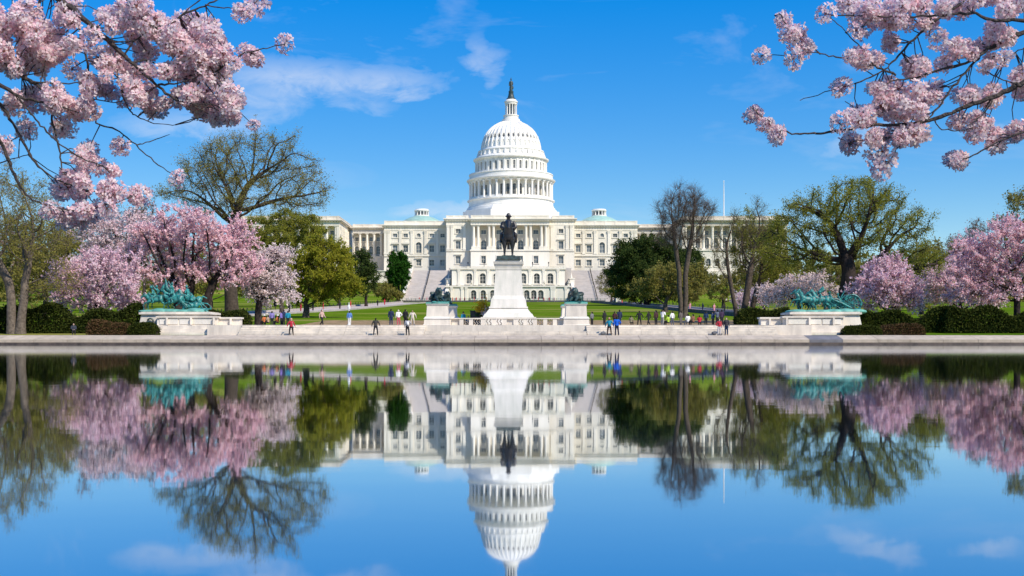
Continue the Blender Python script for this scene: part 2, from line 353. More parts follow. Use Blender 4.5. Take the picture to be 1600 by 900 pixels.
def low_wall(Q, side, w, mtl, name, label, hgt, cat):
    t = thing(name, label, cat, (Q[0].x, Q[0].y, ground_z(Q[0].y)))
    off = []
    for i, p in enumerate(Q):
        d = (Q[min(i + 1, len(Q) - 1)] - Q[max(i - 1, 0)]).normalized(); nrm = Vector((-d.y, d.x, 0)) * side; off.append(p + nrm * w / 2)
    for i in range(len(off) - 1):
        a, c = off[i], off[i + 1]; d = (c - a).normalized(); nn = Vector((-d.y, d.x, 0)) * .25; a2 = a + d * .04; c2 = c - d * .04
        ring = [a2 - nn, c2 - nn, c2 + nn, a2 + nn]
        m = MB(); m.add([(p.x, p.y, ground_z(p.y) - .3) for p in ring] + [(p.x, p.y, ground_z(p.y) + hgt) for p in ring],
                        [(0, 3, 2, 1), (4, 5, 6, 7), (0, 1, 5, 4), (1, 2, 6, 5), (2, 3, 7, 6), (3, 0, 4, 7)])
        m.build('wall_block', mtl, t)
    return off
for (pp, nm, lab, side) in ((PL, 'left', 'pinkish paved path climbing the lawn on the left', -1), (PR, 'right', 'pinkish paved path climbing the lawn on the right', 1)):
    vs, fs, Q = ribbon(pp, 9.0, 0.06)
    o = MB().add(vs, fs).build('path', PAVE); tag(o, lab, 'path', kind='structure')
    far = low_wall(Q, -side, 9.6, mat('pale kerb stone', (0.42, 0.37, 0.33), .8, .1, 1.0), 'kerb_wall', 'pale kerb wall on the uphill side of the %s path' % nm, 0.5, 'wall')
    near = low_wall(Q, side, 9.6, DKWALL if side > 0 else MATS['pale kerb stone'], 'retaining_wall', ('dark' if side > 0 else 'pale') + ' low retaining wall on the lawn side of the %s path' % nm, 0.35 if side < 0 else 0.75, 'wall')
    # post and chain fence beside the path
    t = thing('chain_fence', 'black post and chain fence along the %s path' % nm, 'fence', (Q[0].x, Q[0].y, ground_z(Q[0].y)))
    pm = MB().lathe([(.07, 0), (.07, 1.0), (.11, 1.02), (.1, 1.15), (.03, 1.22)], 8).mesh('fence_post', IRON)
    prev = None
    for i, p in enumerate(far):
        pz = ground_z(p.y); q = Vector((p.x, p.y + .6, pz))
        link('post', pm, t, q - t.location)
        if prev is not None:
            mid = (q + prev) / 2 + Vector((0, 0, .65)); MB().tube([prev + Vector((0, 0, 1)), mid, q + Vector((0, 0, 1))], .03, 4).build('chain', IRON, t)
        prev = q

# ------------------------------------------------------------------ the domed building
CAPZ = 29.2
cap = thing('capitol_building', 'white domed neoclassical building with columned portico and long wings on the hill', 'building', (0, 500, CAPZ))
WM = {}
def window_mesh(w, h, arch, depth):
    """sash bars, pane and stone surround, centred on x=0, sill at z=0, wall face at y=0"""
    key = (round(w, 2), round(h, 2), arch)
    if key in WM: return WM[key]
    bar = 0.09 if w < 2.2 else .12
    fr = MB(); y0, y1 = depth - .16, depth - .04
    top = h - (w / 2 if arch else 0)
    fr.box(-w / 2, -w / 2 + bar * 1.3, y0, y1, 0, top); fr.box(w / 2 - bar * 1.3, w / 2, y0, y1, 0, top); fr.box(-w / 2, w / 2, y0 - .01, y1, 0, bar * 1.6)
    fr.box(-bar / 2, bar / 2, y0 + .01, y1, 0, h - .02); fr.box(-w / 2, w / 2, y0 + .02, y1, top - bar, top); fr.box(-w / 2, w / 2, y0 + .03, y1, top * .5 - bar / 2, top * .5 + bar / 2)
    pa = MB()
    if arch:
        pts = [(-w / 2, 0), (w / 2, 0)] + [(w / 2 * math.cos(a), top + w / 2 * math.sin(a)) for a in np.linspace(0, math.pi, 9)]
    else: pts = [(-w / 2, 0), (w / 2, 0), (w / 2, h), (-w / 2, h)]
    n = len(pts); pa.add([(x, depth - .06, z) for x, z in pts] + [(x, depth - .02, z) for x, z in pts], [tuple(range(n)), tuple(range(2 * n - 1, n - 1, -1))] + [(i, (i + 1) % n, n + (i + 1) % n, n + i) for i in range(n)])
    su = MB(); t = .34
    su.box(-w / 2 - t, -w / 2, -.14, .02, 0, top); su.box(w / 2, w / 2 + t, -.14, .02, 0, top); su.box(-w / 2 - t - .15, w / 2 + t + .15, -.26, .02, -.28, 0)
    if arch:
        prev = None
        for a in np.linspace(0, math.pi, 9):
            c = [(r * math.cos(a), yy, top + r * math.sin(a)) for r in (w / 2, w / 2 + t) for yy in (-.14, .02)]
            if prev: su.add(prev + c, [(0, 2, 6, 4), (0, 4, 5, 1), (2, 3, 7, 6)])
            prev = c
    else: su.box(-w / 2 - t, w / 2 + t, -.14, .02, h, h + t)
    WM[key] = (fr.mesh('window_sash', SASH), pa.mesh('window_pane', GLASS), su.mesh('window_surround', WHITE)); return WM[key]
def hood_mesh(w, kind):
    key = ('hood', round(w, 2), kind)
    if key in WM: return WM[key]
    b = MB(); b.box(-w / 2 - .55, w / 2 + .55, -.55, .02, 0, .28)
    if kind == 'ped': b.add([(-w / 2 - .6, -.6, .28), (w / 2 + .6, -.6, .28), (0, -.6, 1.05), (-w / 2 - .6, .02, .28), (w / 2 + .6, .02, .28), (0, .02, 1.05)], [(0, 1, 2), (3, 5, 4), (0, 2, 5, 3), (1, 4, 5, 2), (0, 3, 4, 1)])
    if kind == 'seg':
        pts = [((w / 2 + .6) * math.cos(a), .28 + .7 * math.sin(a)) for a in np.linspace(0, math.pi, 9)]; n = 9
        b.add([(x, -.6, z) for x, z in pts] + [(x, .02, z) for x, z in pts], [tuple(range(n)), tuple(range(2 * n - 1, n - 1, -1))] + [(i, (i + 1) % n, n + (i + 1) % n, n + i) for i in range(n)])
    WM[key] = b.mesh('window_hood', WHITE); return WM[key]
def wall(parent, name, m, p0, p1, z0, z1, ops, depth=0.55, root=None, glass=None, wallname=None, thick=1.2, sur=True):
    """a wall from p0 to p1 (plan points, outside on the right hand of p0->p1 reversed: outward normal = (dy,-dx)) with real openings; ops: (u, sill, w, h, arch, hood)"""
    root = root or parent
    p0 = Vector((*p0, 0)); p1 = Vector((*p1, 0)); d = (p1 - p0); L = d.length; d.normalize(); inn = Vector((-d.y, d.x, 0)); ang = math.atan2(d.y, d.x)
    us = {0.0, L}; zs = {z0, z1}
    for (u, s, w, h, a, hd) in ops: us |= {u - w / 2, u + w / 2}; zs |= {s, s + h}
    us = sorted(us); zs = sorted(zs); b = MB()
    def Pt(u, z, k): q = p0 + d * u + inn * k; return (q.x, q.y, z)
    for i in range(len(us) - 1):
        for j in range(len(zs) - 1):
            uc = (us[i] + us[i + 1]) / 2; zc = (zs[j] + zs[j + 1]) / 2
            if any(abs(uc - u) < w / 2 and s < zc < s + h for (u, s, w, h, a, hd) in ops): continue
            b.add([Pt(us[i], zs[j], 0), Pt(us[i + 1], zs[j], 0), Pt(us[i + 1], zs[j + 1], 0), Pt(us[i], zs[j + 1], 0)], [(0, 1, 2, 3)])
    for (u, s, w, h, a, hd) in ops:
        l, r, t = u - w / 2, u + w / 2, s + h
        for (A, B) in (((l, s), (l, t)), ((r, t), (r, s)), ((r, s), (l, s)), ((l, t), (r, t))):
            b.add([Pt(*A, 0), Pt(*B, 0), Pt(*B, depth), Pt(*A, depth)], [(0, 1, 2, 3)])
        if a:
            zc = t - w / 2; n = 8
            for sgn in (-1, 1):
                arc = [(u + sgn * w / 2 * math.cos(q), zc + w / 2 * math.sin(q)) for q in np.linspace(0, math.pi / 2, n)]
                for k in range(n - 1):
                    b.add([Pt(u + sgn * w / 2, t, .004), Pt(*arc[k], .004), Pt(*arc[k + 1], .004)], [(0, 1, 2)])
                    b.add([Pt(*arc[k], .004), Pt(*arc[k + 1], .004), Pt(*arc[k + 1], depth), Pt(*arc[k], depth)], [(0, 1, 2, 3)])
    # body behind the openings
    q = [Pt(0, z0, depth + .02), Pt(L, z0, depth + .02), Pt(L, z0, depth + thick), Pt(0, z0, depth + thick)]
    b.add(q + [(x, y, z1) for x, y, z in q], [(0, 1, 2, 3), (4, 5, 6, 7), (0, 1, 5, 4), (1, 2, 6, 5), (2, 3, 7, 6), (3, 0, 4, 7)])
    b.add([Pt(0, z1, 0), Pt(L, z1, 0), Pt(L, z1, depth + .02), Pt(0, z1, depth + .02)], [(0, 1, 2, 3)])
    for u in (0, L): b.add([Pt(u, z0, 0), Pt(u, z1, 0), Pt(u, z1, depth + .02), Pt(u, z0, depth + .02)], [(0, 1, 2, 3)])
    me = bpy.data.meshes.new(name); me.from_pydata([tuple(Vector(v) - root.location) for v in b.v], [], b.f); me.materials.append(m)
    wo_ = link(name, me, parent)
    for (u, s, w, h, a, hd) in ops:
        fr, pa, su = window_mesh(w, h, a, depth)
        loc = Vector(Pt(u, s, 0)) - root.location
        wn = link('window', fr, parent, loc, (0, 0, ang))
        link('pane', pa, wn, material=glass)
        if sur: link('surround', su, wn)
        if hd: link('hood', hood_mesh(w, hd), wn, (0, 0, h + .5))
    return wo_
def band(parent, name, m, x0, x1, yf, z0, z1, proj, back=1.5, root=None):
    return MB().box(x0 - proj, x1 + proj, yf - proj, yf + back, z0, z1).build(name, m, parent, root or parent)
def cornice(parent, m, x0, x1, yf, zc0, zc1, zp, back=3.0, root=None, proj=1.1):
    """architrave already below; modillioned cornice from zc0 to zc1 and a panelled parapet up to zp"""
    h = zc1 - zc0
    b = MB(); b.box(x0 - .25, x1 + .25, yf - .25, yf + back, zc0, zc0 + h * .35)
    b.box(x0 - proj * .75, x1 + proj * .75, yf - proj * .75, yf + back, zc0 + h * .35 + .002, zc0 + h * .7); b.box(x0 - proj, x1 + proj, yf - proj, yf + back, zc0 + h * .7 + .002, zc1)
    n = max(4, int((x1 - x0) / 1.1))
    for i in range(n):
        xx = x0 + (i + .5) * (x1 - x0) / n; b.box(xx - .22, xx + .22, yf - proj * .68, yf - .2, zc0 + h * .1, zc0 + h * .34)
    b.build('cornice', m, parent, root)
    b = MB(); b.box(x0 + .1, x1 - .1, yf + .1, yf + back - .2, zc1 + .002, zp - .3); b.box(x0, x1, yf, yf + back - .1, zp - .3 + .002, zp)
    n = max(3, int((x1 - x0) / 4.2))
    for i in range(n + 1):
        xx = x0 + .5 + i * (x1 - x0 - 1.0) / n; b.box(xx - .45, xx + .45, yf - .02, yf + .5, zc1 + .004, zp + .05)
    b.build('parapet', m, parent, root)
def col_mesh(h, r, n=14):
    key = ('col', round(h, 2), round(r, 2))
    if key in WM: return WM[key]
    b = MB(); b.box(-r * 1.4, r * 1.4, -r * 1.4, r * 1.4, 0, r * .5)
    b.lathe([(r * 1.35, r * .5), (r * 1.3, r * .8), (r * 1.05, r * .9), (r, r * 1.1), (r * .98, h * .4), (r * .86, h - r * 2.4), (r * .98, h - r * 2.3), (r * .9, h - r * 2.1), (r * 1.05, h - r * 1.3), (r * 1.35, h - r * .45)], n)
    b.box(-r * 1.4, r * 1.4, -r * 1.4, r * 1.4, h - r * .45, h)
    WM[key] = b.mesh('column', None, smooth=True); return WM[key]
def pilaster(parent, m, xc, w, yf, z0, z1, root=None, proj=.4):
    b = MB(); b.box(xc - w * .62, xc + w * .62, yf - proj * 1.3, yf + .05, z0, z0 + .7); b.box(xc - w / 2, xc + w / 2, yf - proj, yf + .05, z0 + .7, z1 - 1.3)
    b.add([(xc - w / 2, yf - proj - .002, z1 - 1.3), (xc + w / 2, yf - proj - .002, z1 - 1.3), (xc + w * .68, yf - proj * 1.6, z1), (xc - w * .68, yf - proj * 1.6, z1), (xc - w / 2, yf + .05, z1 - 1.3), (xc + w / 2, yf + .05, z1 - 1.3), (xc + w * .68, yf + .05, z1), (xc - w * .68, yf + .05, z1)],
          [(0, 1, 2, 3), (4, 7, 6, 5), (0, 3, 7, 4), (1, 5, 6, 2), (3, 2, 6, 7), (0, 4, 5, 1)])
    b.build('pilaster', m, parent, root)
# --- central block: portico plane D=482, pavilions D=486
Dp, Dv, Df, Dc, Dw = 482.0, 486.0, 493.5, 506.0, 480.0
xa, xb = X(735.5, Dp), X(858.5, Dp)
zb0, zfl, zcl, zen, zco, zpa = CAPZ, Z(392, Dp), Z(390, Dp), Z(351.5, Dp), Z(346, Dp), Z(341.5, Dp)
ztop = Z(336.3, Dp)
# ground storey under the portico
xw = [755.5, 779.5, 796.5, 813.5, 837.5]
wall(cap, 'portico_base', WHITE, (xa, Dp), (xb, Dp), zb0, zfl, [(X(p, Dp) - xa, Z(411.5, Dp), 1.9, 3.1, False, None) for p in xw])
for p in xw: pass
band(cap, 'string_course', WHITE, xa, xb, Dp, zfl, zfl + .55, .35, 3)
# recessed loggia wall behind the columns
zfl2 = zfl + .55
wall(cap, 'loggia_wall', SANDW, (xa, Dp + 3.6), (xb, Dp + 3.6), zfl2, zen, [(X(p, Dp) - xa, Z(389, Dp), 2.3, 3.9, True, None) for p in xw] + [(X(p, Dp) - xa, Z(364.5, Dp), 2.1, 1.7, False, None) for p in xw])
for p in xw:                                       # small iron balconies
    xx = X(p, Dp); b = MB(); b.box(xx - 1.9, xx + 1.9, Dp + 2.6, Dp + 2.66, zfl2 + .85, zfl2 + .93); b.box(xx - 1.9, xx + 1.9, Dp + 2.6, Dp + 2.66, zfl2 + .1, zfl2 + .16)
    for q in range(13): b.box(xx - 1.9 + q * .31, xx - 1.84 + q * .31, Dp + 2.6, Dp + 2.66, zfl2, zfl2 + .9)
    b.build('balcony_rail', IRON, cap)
for p in [740, 747, 764, 771, 788, 805, 822, 829, 846, 853]:
    b = MB().box(X(p, Dp) - .95, X(p, Dp) + .95, Dp + .25, Dp + 2.1, zfl2, zfl2 + 1.05); b.build('column_plinth', WHITE, cap)
    link('column', col_mesh(zen - zfl2 - 1.05, .62), cap, Vector((X(p, Dp), Dp + 1.15, zfl2 + 1.05)) - cap.location, material=WHITE)
for s in (xa, xb):                                  # antae closing the portico sides
    MB().box(min(s, s + (1.2 if s == xa else -1.2)) , max(s, s + (1.2 if s == xa else -1.2)), Dp + 2.4, Dp + 3.58, zfl2, zen).build('anta', WHITE, cap)
MB().box(xa, xb, Dp + .05, Dp + 5, zen, zco).build('entablature', WHITE, cap)
cornice(cap, WHITE, xa, xb, Dp, zco + .01, zpa, ztop, 8)
# pavilions left and right
for s in (-1, 1):
    e0, e1 = (X(697, Dv), xa) if s < 0 else (xb, X(897.5, Dv))
    zk = lambda py: Z(py, Dv)
    wc = X(715.8, Dv) if s < 0 else X(876.5, Dv)
    wall(cap, 'pavilion_wall', WHITE, (e0, Dv), (e1, Dv), zb0, zk(351.5), [(wc - e0, zk(412), 2.1, 3.2, False, 'flat'), (wc - e0, zk(389), 2.1, 3.3, False, 'ped'), (wc - e0, zk(364.3), 2.0, 1.75, False, None)])
    band(cap, 'string_course', WHITE, e0 + .4, e1 - .4, Dv, zk(392.5), zk(390.5), .35, 1)
    pl = [(700.3, 706.3, 725.5) if s < 0 else (862.5, 886, 892.8)][0]
    for p in pl: pilaster(cap, WHITE, X(p, Dv), 1.15, Dv, zk(390.4), zk(351.5))
    MB().box(e0, e1, Dv - .1, Dv + 6, zk(351.5) + .002, zk(346)).build('entablature', WHITE, cap)
    cornice(cap, WHITE, e0 + (.0 if s < 0 else 1.2), e1 - (0 if s > 0 else 1.2), Dv, zk(346) + .01, zk(341.3), zk(336.6), 12)
    # flanking block with its own small copper dome
    f0, f1 = (X(600, Df), X(698, Df)) if s < 0 else (X(896.5, Df), X(996, Df))
    zq = lambda py: Z(py, Df)
    mir = lambda p: p if s < 0 else 2 * 797 - p + 1
    ops = []
    for p in (617.4, 633.8, 674.6, 691.5):
        u = X(mir(p), Df) - f0; ops += [(u, zq(415.5), 2.2, 2.6, False, None), (u, zq(394), 2.1, 2.9, False, 'seg'), (u, zq(371), 1.9, 1.6, False, None)]
    u = X(mir(654.2), Df) - f0; ops += [(u, zq(415.5), 2.2, 2.6, False, 'flat'), (u, zq(395.5), 2.4, 4.6, True, None), (u, zq(370.6), 1.6, 1.6, True, None)]
    wall(cap, 'flank_wall', WHITE, (f0, Df), (f1, Df), zb0, zq(360), ops)
    band(cap, 'string_course', WHITE, f0 + .4, f1 - .4, Df, zq(400.5), zq(397.5), .4, 1)
    for p in (602.2, 607.2, 625.6, 643.5, 665, 683): pilaster(cap, WHITE, X(mir(p), Df), 1.1, Df, zq(397.4), zq(360.5))
    MB().box(f0, f1, Df - .15, Df + 6, zq(360) + .002, zq(355.5)).build('entablature', WHITE, cap)
    cornice(cap, WHITE, f0, f1, Df, zq(355.5) + .01, zq(351.3), zq(345), 14)
    dcx = X(mir(659), 508); dz = lambda py: Z(py, 508)
    b = MB(); b.lathe([(8.4, dz(350)), (8.2, dz(346)), (7.0, dz(343.5)), (5.4, dz(340.6)), (3.6, dz(338.6)), (3.2, dz(338))], 36, (dcx, 508)); b.build('copper_dome', COPPER, cap, smooth=True)
    b = MB(); b.lathe([(3.3, dz(338.2)), (3.3, dz(337)), (2.5, dz(336.9)), (2.5, dz(330.4)), (3.2, dz(330.3)), (3.35, dz(329)), (3.0, dz(328.3)), (2.9, dz(327.2))], 24, (dcx, 508)); lo = b.build('cupola', DOMEW, cap)
    for k in range(12):
        a = k * math.pi / 6 + .13; MB().box(-.33, .33, -.06, .06, 0, dz(330.9) - dz(336.2)).v
        pm_ = WM.setdefault('cupw', MB().box(-.36, .36, -.07, .07, 0, dz(331.1) - dz(336.2)).mesh('cupola_pane', GLASSD))
        link('cupola_window', pm_, lo, Vector((dcx + 2.47 * math.cos(a), 508 + 2.47 * math.sin(a), dz(336.2))) - cap.location, (0, 0, a + math.pi / 2))
        cm = col_mesh(dz(330.4) - dz(337), .2, 8); a += math.pi / 12
        link('cupola_column', cm, lo, Vector((dcx + 2.9 * math.cos(a), 508 + 2.9 * math.sin(a), dz(337))) - cap.location, material=DOMEW)
    # link corridor with a screen of columns
    c0, c1 = (X(551, Dc), X(601, Dc)) if s < 0 else (X(995, Dc), X(1048, Dc))
    zr = lambda py: Z(py, Dc)
    cw = [c0 + (c1 - c0) * (k + .5) / 4.5 for k in range(5)][:4] if s < 0 else [c1 - (c1 - c0) * (k + .5) / 4.5 for k in range(4)]
    ops = []
    for xx in cw: ops += [(xx - c0, zr(397), 1.8, 3.6, True, None), (xx - c0, zr(376), 1.5, 1.7, False, None), (xx - c0, zr(414), 1.9, 2.2, True, None)]
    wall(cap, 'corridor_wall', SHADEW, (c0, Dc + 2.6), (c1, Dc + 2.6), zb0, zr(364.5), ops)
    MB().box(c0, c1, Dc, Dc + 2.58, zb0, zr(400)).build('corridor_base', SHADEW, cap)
    for xx in [c0 + (c1 - c0) * (k + 1) / 4.5 for k in range(4)] if s < 0 else [c1 - (c1 - c0) * (k + 1) / 4.5 for k in range(4)]:
        link('column', col_mesh(zr(364.5) - zr(400), .55), cap, Vector((xx, Dc + .9, zr(400))) - cap.location, material=WHITE)
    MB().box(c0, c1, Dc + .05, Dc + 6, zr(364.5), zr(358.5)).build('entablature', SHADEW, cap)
    cornice(cap, SANDW, c0, c1, Dc, zr(358.5) + .01, zr(355), zr(350.3), 10)
    # outer wing
    g0, g1 = (X(362, Dw), X(530, Dw)) if s < 0 else (X(1066, Dw), X(1232, Dw))
    zs_ = lambda py: Z(py, Dw)
    ops = []; n = 11
    for k in range(n):
        u = (g1 - g0) * (k + .9) / (n + .8); ops += [(u, zs_(386.5), 1.7, 4.2, True, None), (u, zs_(366), 1.5, 1.8, False, None)]
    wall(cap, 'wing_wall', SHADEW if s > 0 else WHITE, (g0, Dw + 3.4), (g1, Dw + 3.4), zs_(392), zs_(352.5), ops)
    ops = [((g1 - g0) * (k + .9) / (n + .8), zs_(416.5), 1.9, 3.3, True, None) for k in range(n)]
    wall(cap, 'wing_base', WHITE, (g0, Dw), (g1, Dw), zs_(424), zs_(392), ops, thick=3.0, glass=GLASSD)
    ops = [((g1 - g0) * (k + .9) / (n + .8), zs_(441), 1.9, 3.1, True, None) for k in range(n)]
    wall(cap, 'wing_basement', SANDW, (g0 - 1, Dw - 1.6), (g1 + 1, Dw - 1.6), zs_(458), zs_(424) - .02, ops, thick=3.0, glass=GLASSD)
    band(cap, 'string_course', WHITE, g0, g1, Dw, zs_(392) + .002, zs_(389.5), .35, 3.3)
    for k in range(n + 1):
        xx = g0 + (g1 - g0) * (k + .4) / (n + .8); link('column', col_mesh(zs_(352.5) - zs_(389.5), .6), cap, Vector((xx, Dw + 1.0, zs_(389.5))) - cap.location, material=WHITE)
    MB().box(g0, g1, Dw + .05, Dw + 60, zs_(352.5), zs_(347)).build('entablature', WHITE if s < 0 else SANDW, cap)
    cornice(cap, SANDW, g0, g1, Dw, zs_(347) + .01, zs_(343.5), zs_(337.5), 60)
    # inner side of the wing, running back past the corridor
    gi = g1 if s < 0 else g0
    ops = []
    for k in range(6): ops += [(3 + k * 4.2, zs_(386), 1.7, 4.0, True, None), (3 + k * 4.2, zs_(364), 1.5, 1.8, False, None)]
    pa_, pb_ = ((gi, Dw + .3), (gi, Dc + 14)) if s < 0 else ((gi, Dc + 14), (gi, Dw + .3))
    wall(cap, 'wing_side', WHITE, pa_, pb_, zb0, zs_(352.5) - .03, ops, thick=.5)
    for k in range(7):
        yy = Dw + 1.2 + k * 4.2; b = MB(); b.box(gi - .3 if s < 0 else gi - .35, gi + .35 if s < 0 else gi + .3, yy - .55, yy + .55, zs_(389.5), zs_(352.6)); b.build('pilaster', WHITE, cap)
    MB().box(g0 + .8, g1 - .8, Dw + 5, Dw + 58, zb0, zs_(352.6)).build('wing_body', SANDW, cap)
    if s > 0:
        fx = X(1131, 490); b = MB(); b.tube([(fx, 490, zs_(338)), (fx, 490, Z(306, 490)), (fx, 490, Z(284, 490))], [.26, .22, .12], 8); b.lathe([(.05, Z(284, 490)), (.32, Z(283.3, 490)), (.05, Z(282, 490))], 8, (fx, 490)); b.box(fx - 1.0, fx + 1.0, 489, 491, zs_(338), zs_(335)); b.build('flagpole', POLE, cap)
MB().box(X(602, Df), X(994, Df), Df + 4, 560, zb0, Z(353, Df)).build('main_body', SANDW, cap)
MB().box(X(699, Dv), X(895, Dv), Dp + 8, 552, zb0, Z(341.5, Dv)).build('centre_body', WHITE, cap)
# --- the dome
DD = 530.0; dc = (X(798.5, DD), DD); K = DD / F
zd = lambda py: Z(py, DD)
def drum(prof, name, m=DOMEW, n=72, parent=cap, smooth=True): return MB().lathe(prof, n, dc).build(name, m, parent, cap, smooth)
b = MB(); b.lathe([(23.2, zd(352)), (23.2, zd(334.6)), (21.9, zd(334)), (21.9, zd(332)), (21.2, zd(331.6)), (20.3, zd(327))], 8, dc, math.pi / 8); b.build('dome_skirt', DOMEW, cap)
drum([(20.2, zd(333)), (20.0, zd(327.3)), (19.4, zd(326.6)), (19.4, zd(324)), (19.1, zd(323.6)), (19.1, zd(316.6)), (19.8, zd(316)), (19.8, zd(314.6)), (15, zd(314.5))], 'dome_base')
def curved_wall(name, R, z0, z1, nb, wfrac, s, h, arch, glass, depth=.6):
    """drum wall with nb real openings"""
    b = MB(); w = wfrac * 2 * math.pi * R / nb; th = 2 * math.pi / nb; hw = th * wfrac / 2
    P_ = lambda a, z, k: (dc[0] + (R - k) * math.cos(a), dc[1] + (R - k) * math.sin(a), z)
    top = s + h
    for i in range(nb):
        c = (i + .5) * th
        for (a0, a1) in ((c - th / 2, c - hw), (c + hw, c + th / 2)): b.add([P_(a0, z0, 0), P_(a1, z0, 0), P_(a1, z1, 0), P_(a0, z1, 0)], [(0, 1, 2, 3)])
        for (q0, q1) in ((z0, s), (top, z1)): b.add([P_(c - hw, q0, 0), P_(c + hw, q0, 0), P_(c + hw, q1, 0), P_(c - hw, q1, 0)], [(0, 1, 2, 3)])
        for (A, B) in (((c - hw, s), (c - hw, top)), ((c + hw, top), (c + hw, s)), ((c + hw, s), (c - hw, s)), ((c - hw, top), (c + hw, top))): b.add([P_(*A, 0), P_(*B, 0), P_(*B, depth), P_(*A, depth)], [(0, 1, 2, 3)])
        if arch:
            for sg in (-1, 1):
                arc = [(c + sg * hw * math.cos(q), top - w / 2 + w / 2 * math.sin(q)) for q in np.linspace(0, math.pi / 2, 6)]
                for k in range(5): b.add([P_(c + sg * hw, top, .01), P_(*arc[k], .01), P_(*arc[k + 1], .01)], [(0, 1, 2)])
    b.lathe([(R - depth - .05, z0), (R - depth - .05, z1)], nb * 2, dc)
    me = bpy.data.meshes.new(name); me.from_pydata([tuple(Vector(v) - cap.location) for v in b.v], [], b.f); me.materials.append(DOMEW)
    o = link(name, me, cap)
    fr, pa, su = window_mesh(w, h, arch, depth)
    for i in range(nb):
        c = (i + .5) * th
        wn = link('window', fr, cap, Vector(P_(c, s, 0)) - cap.location, (0, 0, c + math.pi / 2)); link('pane', pa, wn, material=glass)
    return o
curved_wall('peristyle_wall', 15.9, zd(316), zd(287.5), 36, .52, zd(311.5), zd(293.5) - zd(311.5), True, GLASSD)
cm = col_mesh(zd(287.6) - zd(314.3), .56)
for k in range(36):
    a = 2 * math.pi * k / 36; link('column', cm, cap, Vector((dc[0] + 18.45 * math.cos(a), dc[1] + 18.45 * math.sin(a), zd(314.4))) - cap.location, (0, 0, a), material=DOMEW)
pb_m = MB().box(-.12, .12, -.95, .95, 0, 1.0).mesh('balustrade_panel', DOMEW)
for k in range(36):
    a = 2 * math.pi * (k + .5) / 36; link('balustrade_panel', pb_m, cap, Vector((dc[0] + 18.5 * math.cos(a), dc[1] + 18.5 * math.sin(a), zd(314.4))) - cap.location, (0, 0, a))
drum([(15, zd(287.7)), (18.9, zd(287.6)), (19.0, zd(285.6)), (19.9, zd(285.2)), (20.1, zd(283.6)), (19.3, zd(283.2)), (19.2, zd(281)), (18.9, zd(280.8)), (18.8, zd(276)), (19.1, zd(275.6)), (19.0, zd(274.2)), (18.2, zd(274)), (16, zd(273.9))], 'peristyle_entablature')
curved_wall('upper_drum_wall', 16.0, zd(276), zd(254.5), 36, .36, zd(270.8), zd(258) - zd(270.8), True, GLASS, .5)
pm_ = MB().box(-.2, .25, -.36, .36, 0, zd(254.6) - zd(273.5)).mesh('drum_pilaster', DOMEW)
for k in range(36):
    a = 2 * math.pi * k / 36; link('drum_pilaster', pm_, cap, Vector((dc[0] + 16.0 * math.cos(a), dc[1] + 16.0 * math.sin(a), zd(273.6))) - cap.location, (0, 0, a))
drum([(14, zd(254.6)), (16.2, zd(254.5)), (16.3, zd(253)), (17.0, zd(252.4)), (17.1, zd(250.6)), (16.2, zd(250)), (15.7, zd(247)), (14.9, zd(246.4)), (14.7, zd(239.5)), (15.0, zd(239)), (14.9, zd(237.6)), (14.0, zd(237)), (13.6, zd(234.6)), (12, zd(234.5))], 'attic_drum')
bk = MB().add([(0, -.28, 0), (1.0, -.28, 0), (.35, -.28, 1.9), (0, -.28, 1.9), (0, .28, 0), (1.0, .28, 0), (.35, .28, 1.9), (0, .28, 1.9)], [(0, 3, 2, 1), (4, 5, 6, 7), (0, 1, 5, 4), (1, 2, 6, 5), (2, 3, 7, 6), (3, 0, 4, 7)]).mesh('bracket', DOMEW)
for k in range(36):
    a = 2 * math.pi * (k + .0) / 36; link('bracket', bk, cap, Vector((dc[0] + 14.7 * math.cos(a), dc[1] + 14.7 * math.sin(a), zd(246.3))) - cap.location, (0, 0, a))
cup = [(13.35, 234.8), (13.25, 230), (12.95, 225), (12.45, 219.5), (11.7, 213.5), (10.6, 207), (9.2, 201.5), (7.5, 197), (6.0, 194), (4.9, 192.3)]
drum([(r, zd(y)) for r, y in cup] + [(3, zd(192.2))], 'dome_shell')
rib = MB(); vs = []; fs = []
for i, (r, y) in enumerate(cup):
    w = .34 * (r / 13.3) ** .6 + .05
    vs += [(r - .1, -w, zd(y) - CAPZ), (r + .34, -w * .8, zd(y) - CAPZ + .1), (r + .34, w * .8, zd(y) - CAPZ + .1), (r - .1, w, zd(y) - CAPZ)]
    if i: o_ = (i - 1) * 4; fs += [(o_, o_ + 1, o_ + 5, o_ + 4), (o_ + 1, o_ + 2, o_ + 6, o_ + 5), (o_ + 2, o_ + 3, o_ + 7, o_ + 6)]
fs += [(0, 3, 2, 1), tuple(len(vs) - 4 + q for q in range(4))]
rib.add(vs, fs); ribm = rib.mesh('rib', DOMEW)
ov = MB(); pts = [(.36 * math.cos(a), .95 * math.sin(a)) for a in np.linspace(0, 2 * math.pi, 13)[:-1]]
ov.add([(.12, x, z) for x, z in pts] + [(-.3, x, z) for x, z in pts], [tuple(range(12)), tuple(range(23, 11, -1))] + [(i, (i + 1) % 12, 12 + (i + 1) % 12, 12 + i) for i in range(12)]); ovm = ov.mesh('dome_window', GLASSD)
hm = MB().tube([(.22, .52 * math.cos(a), .3 + 1.0 * math.sin(a)) for a in np.linspace(-.5, math.pi + .5, 10)], .13, 5).mesh('dome_window_frame', DOMEW)
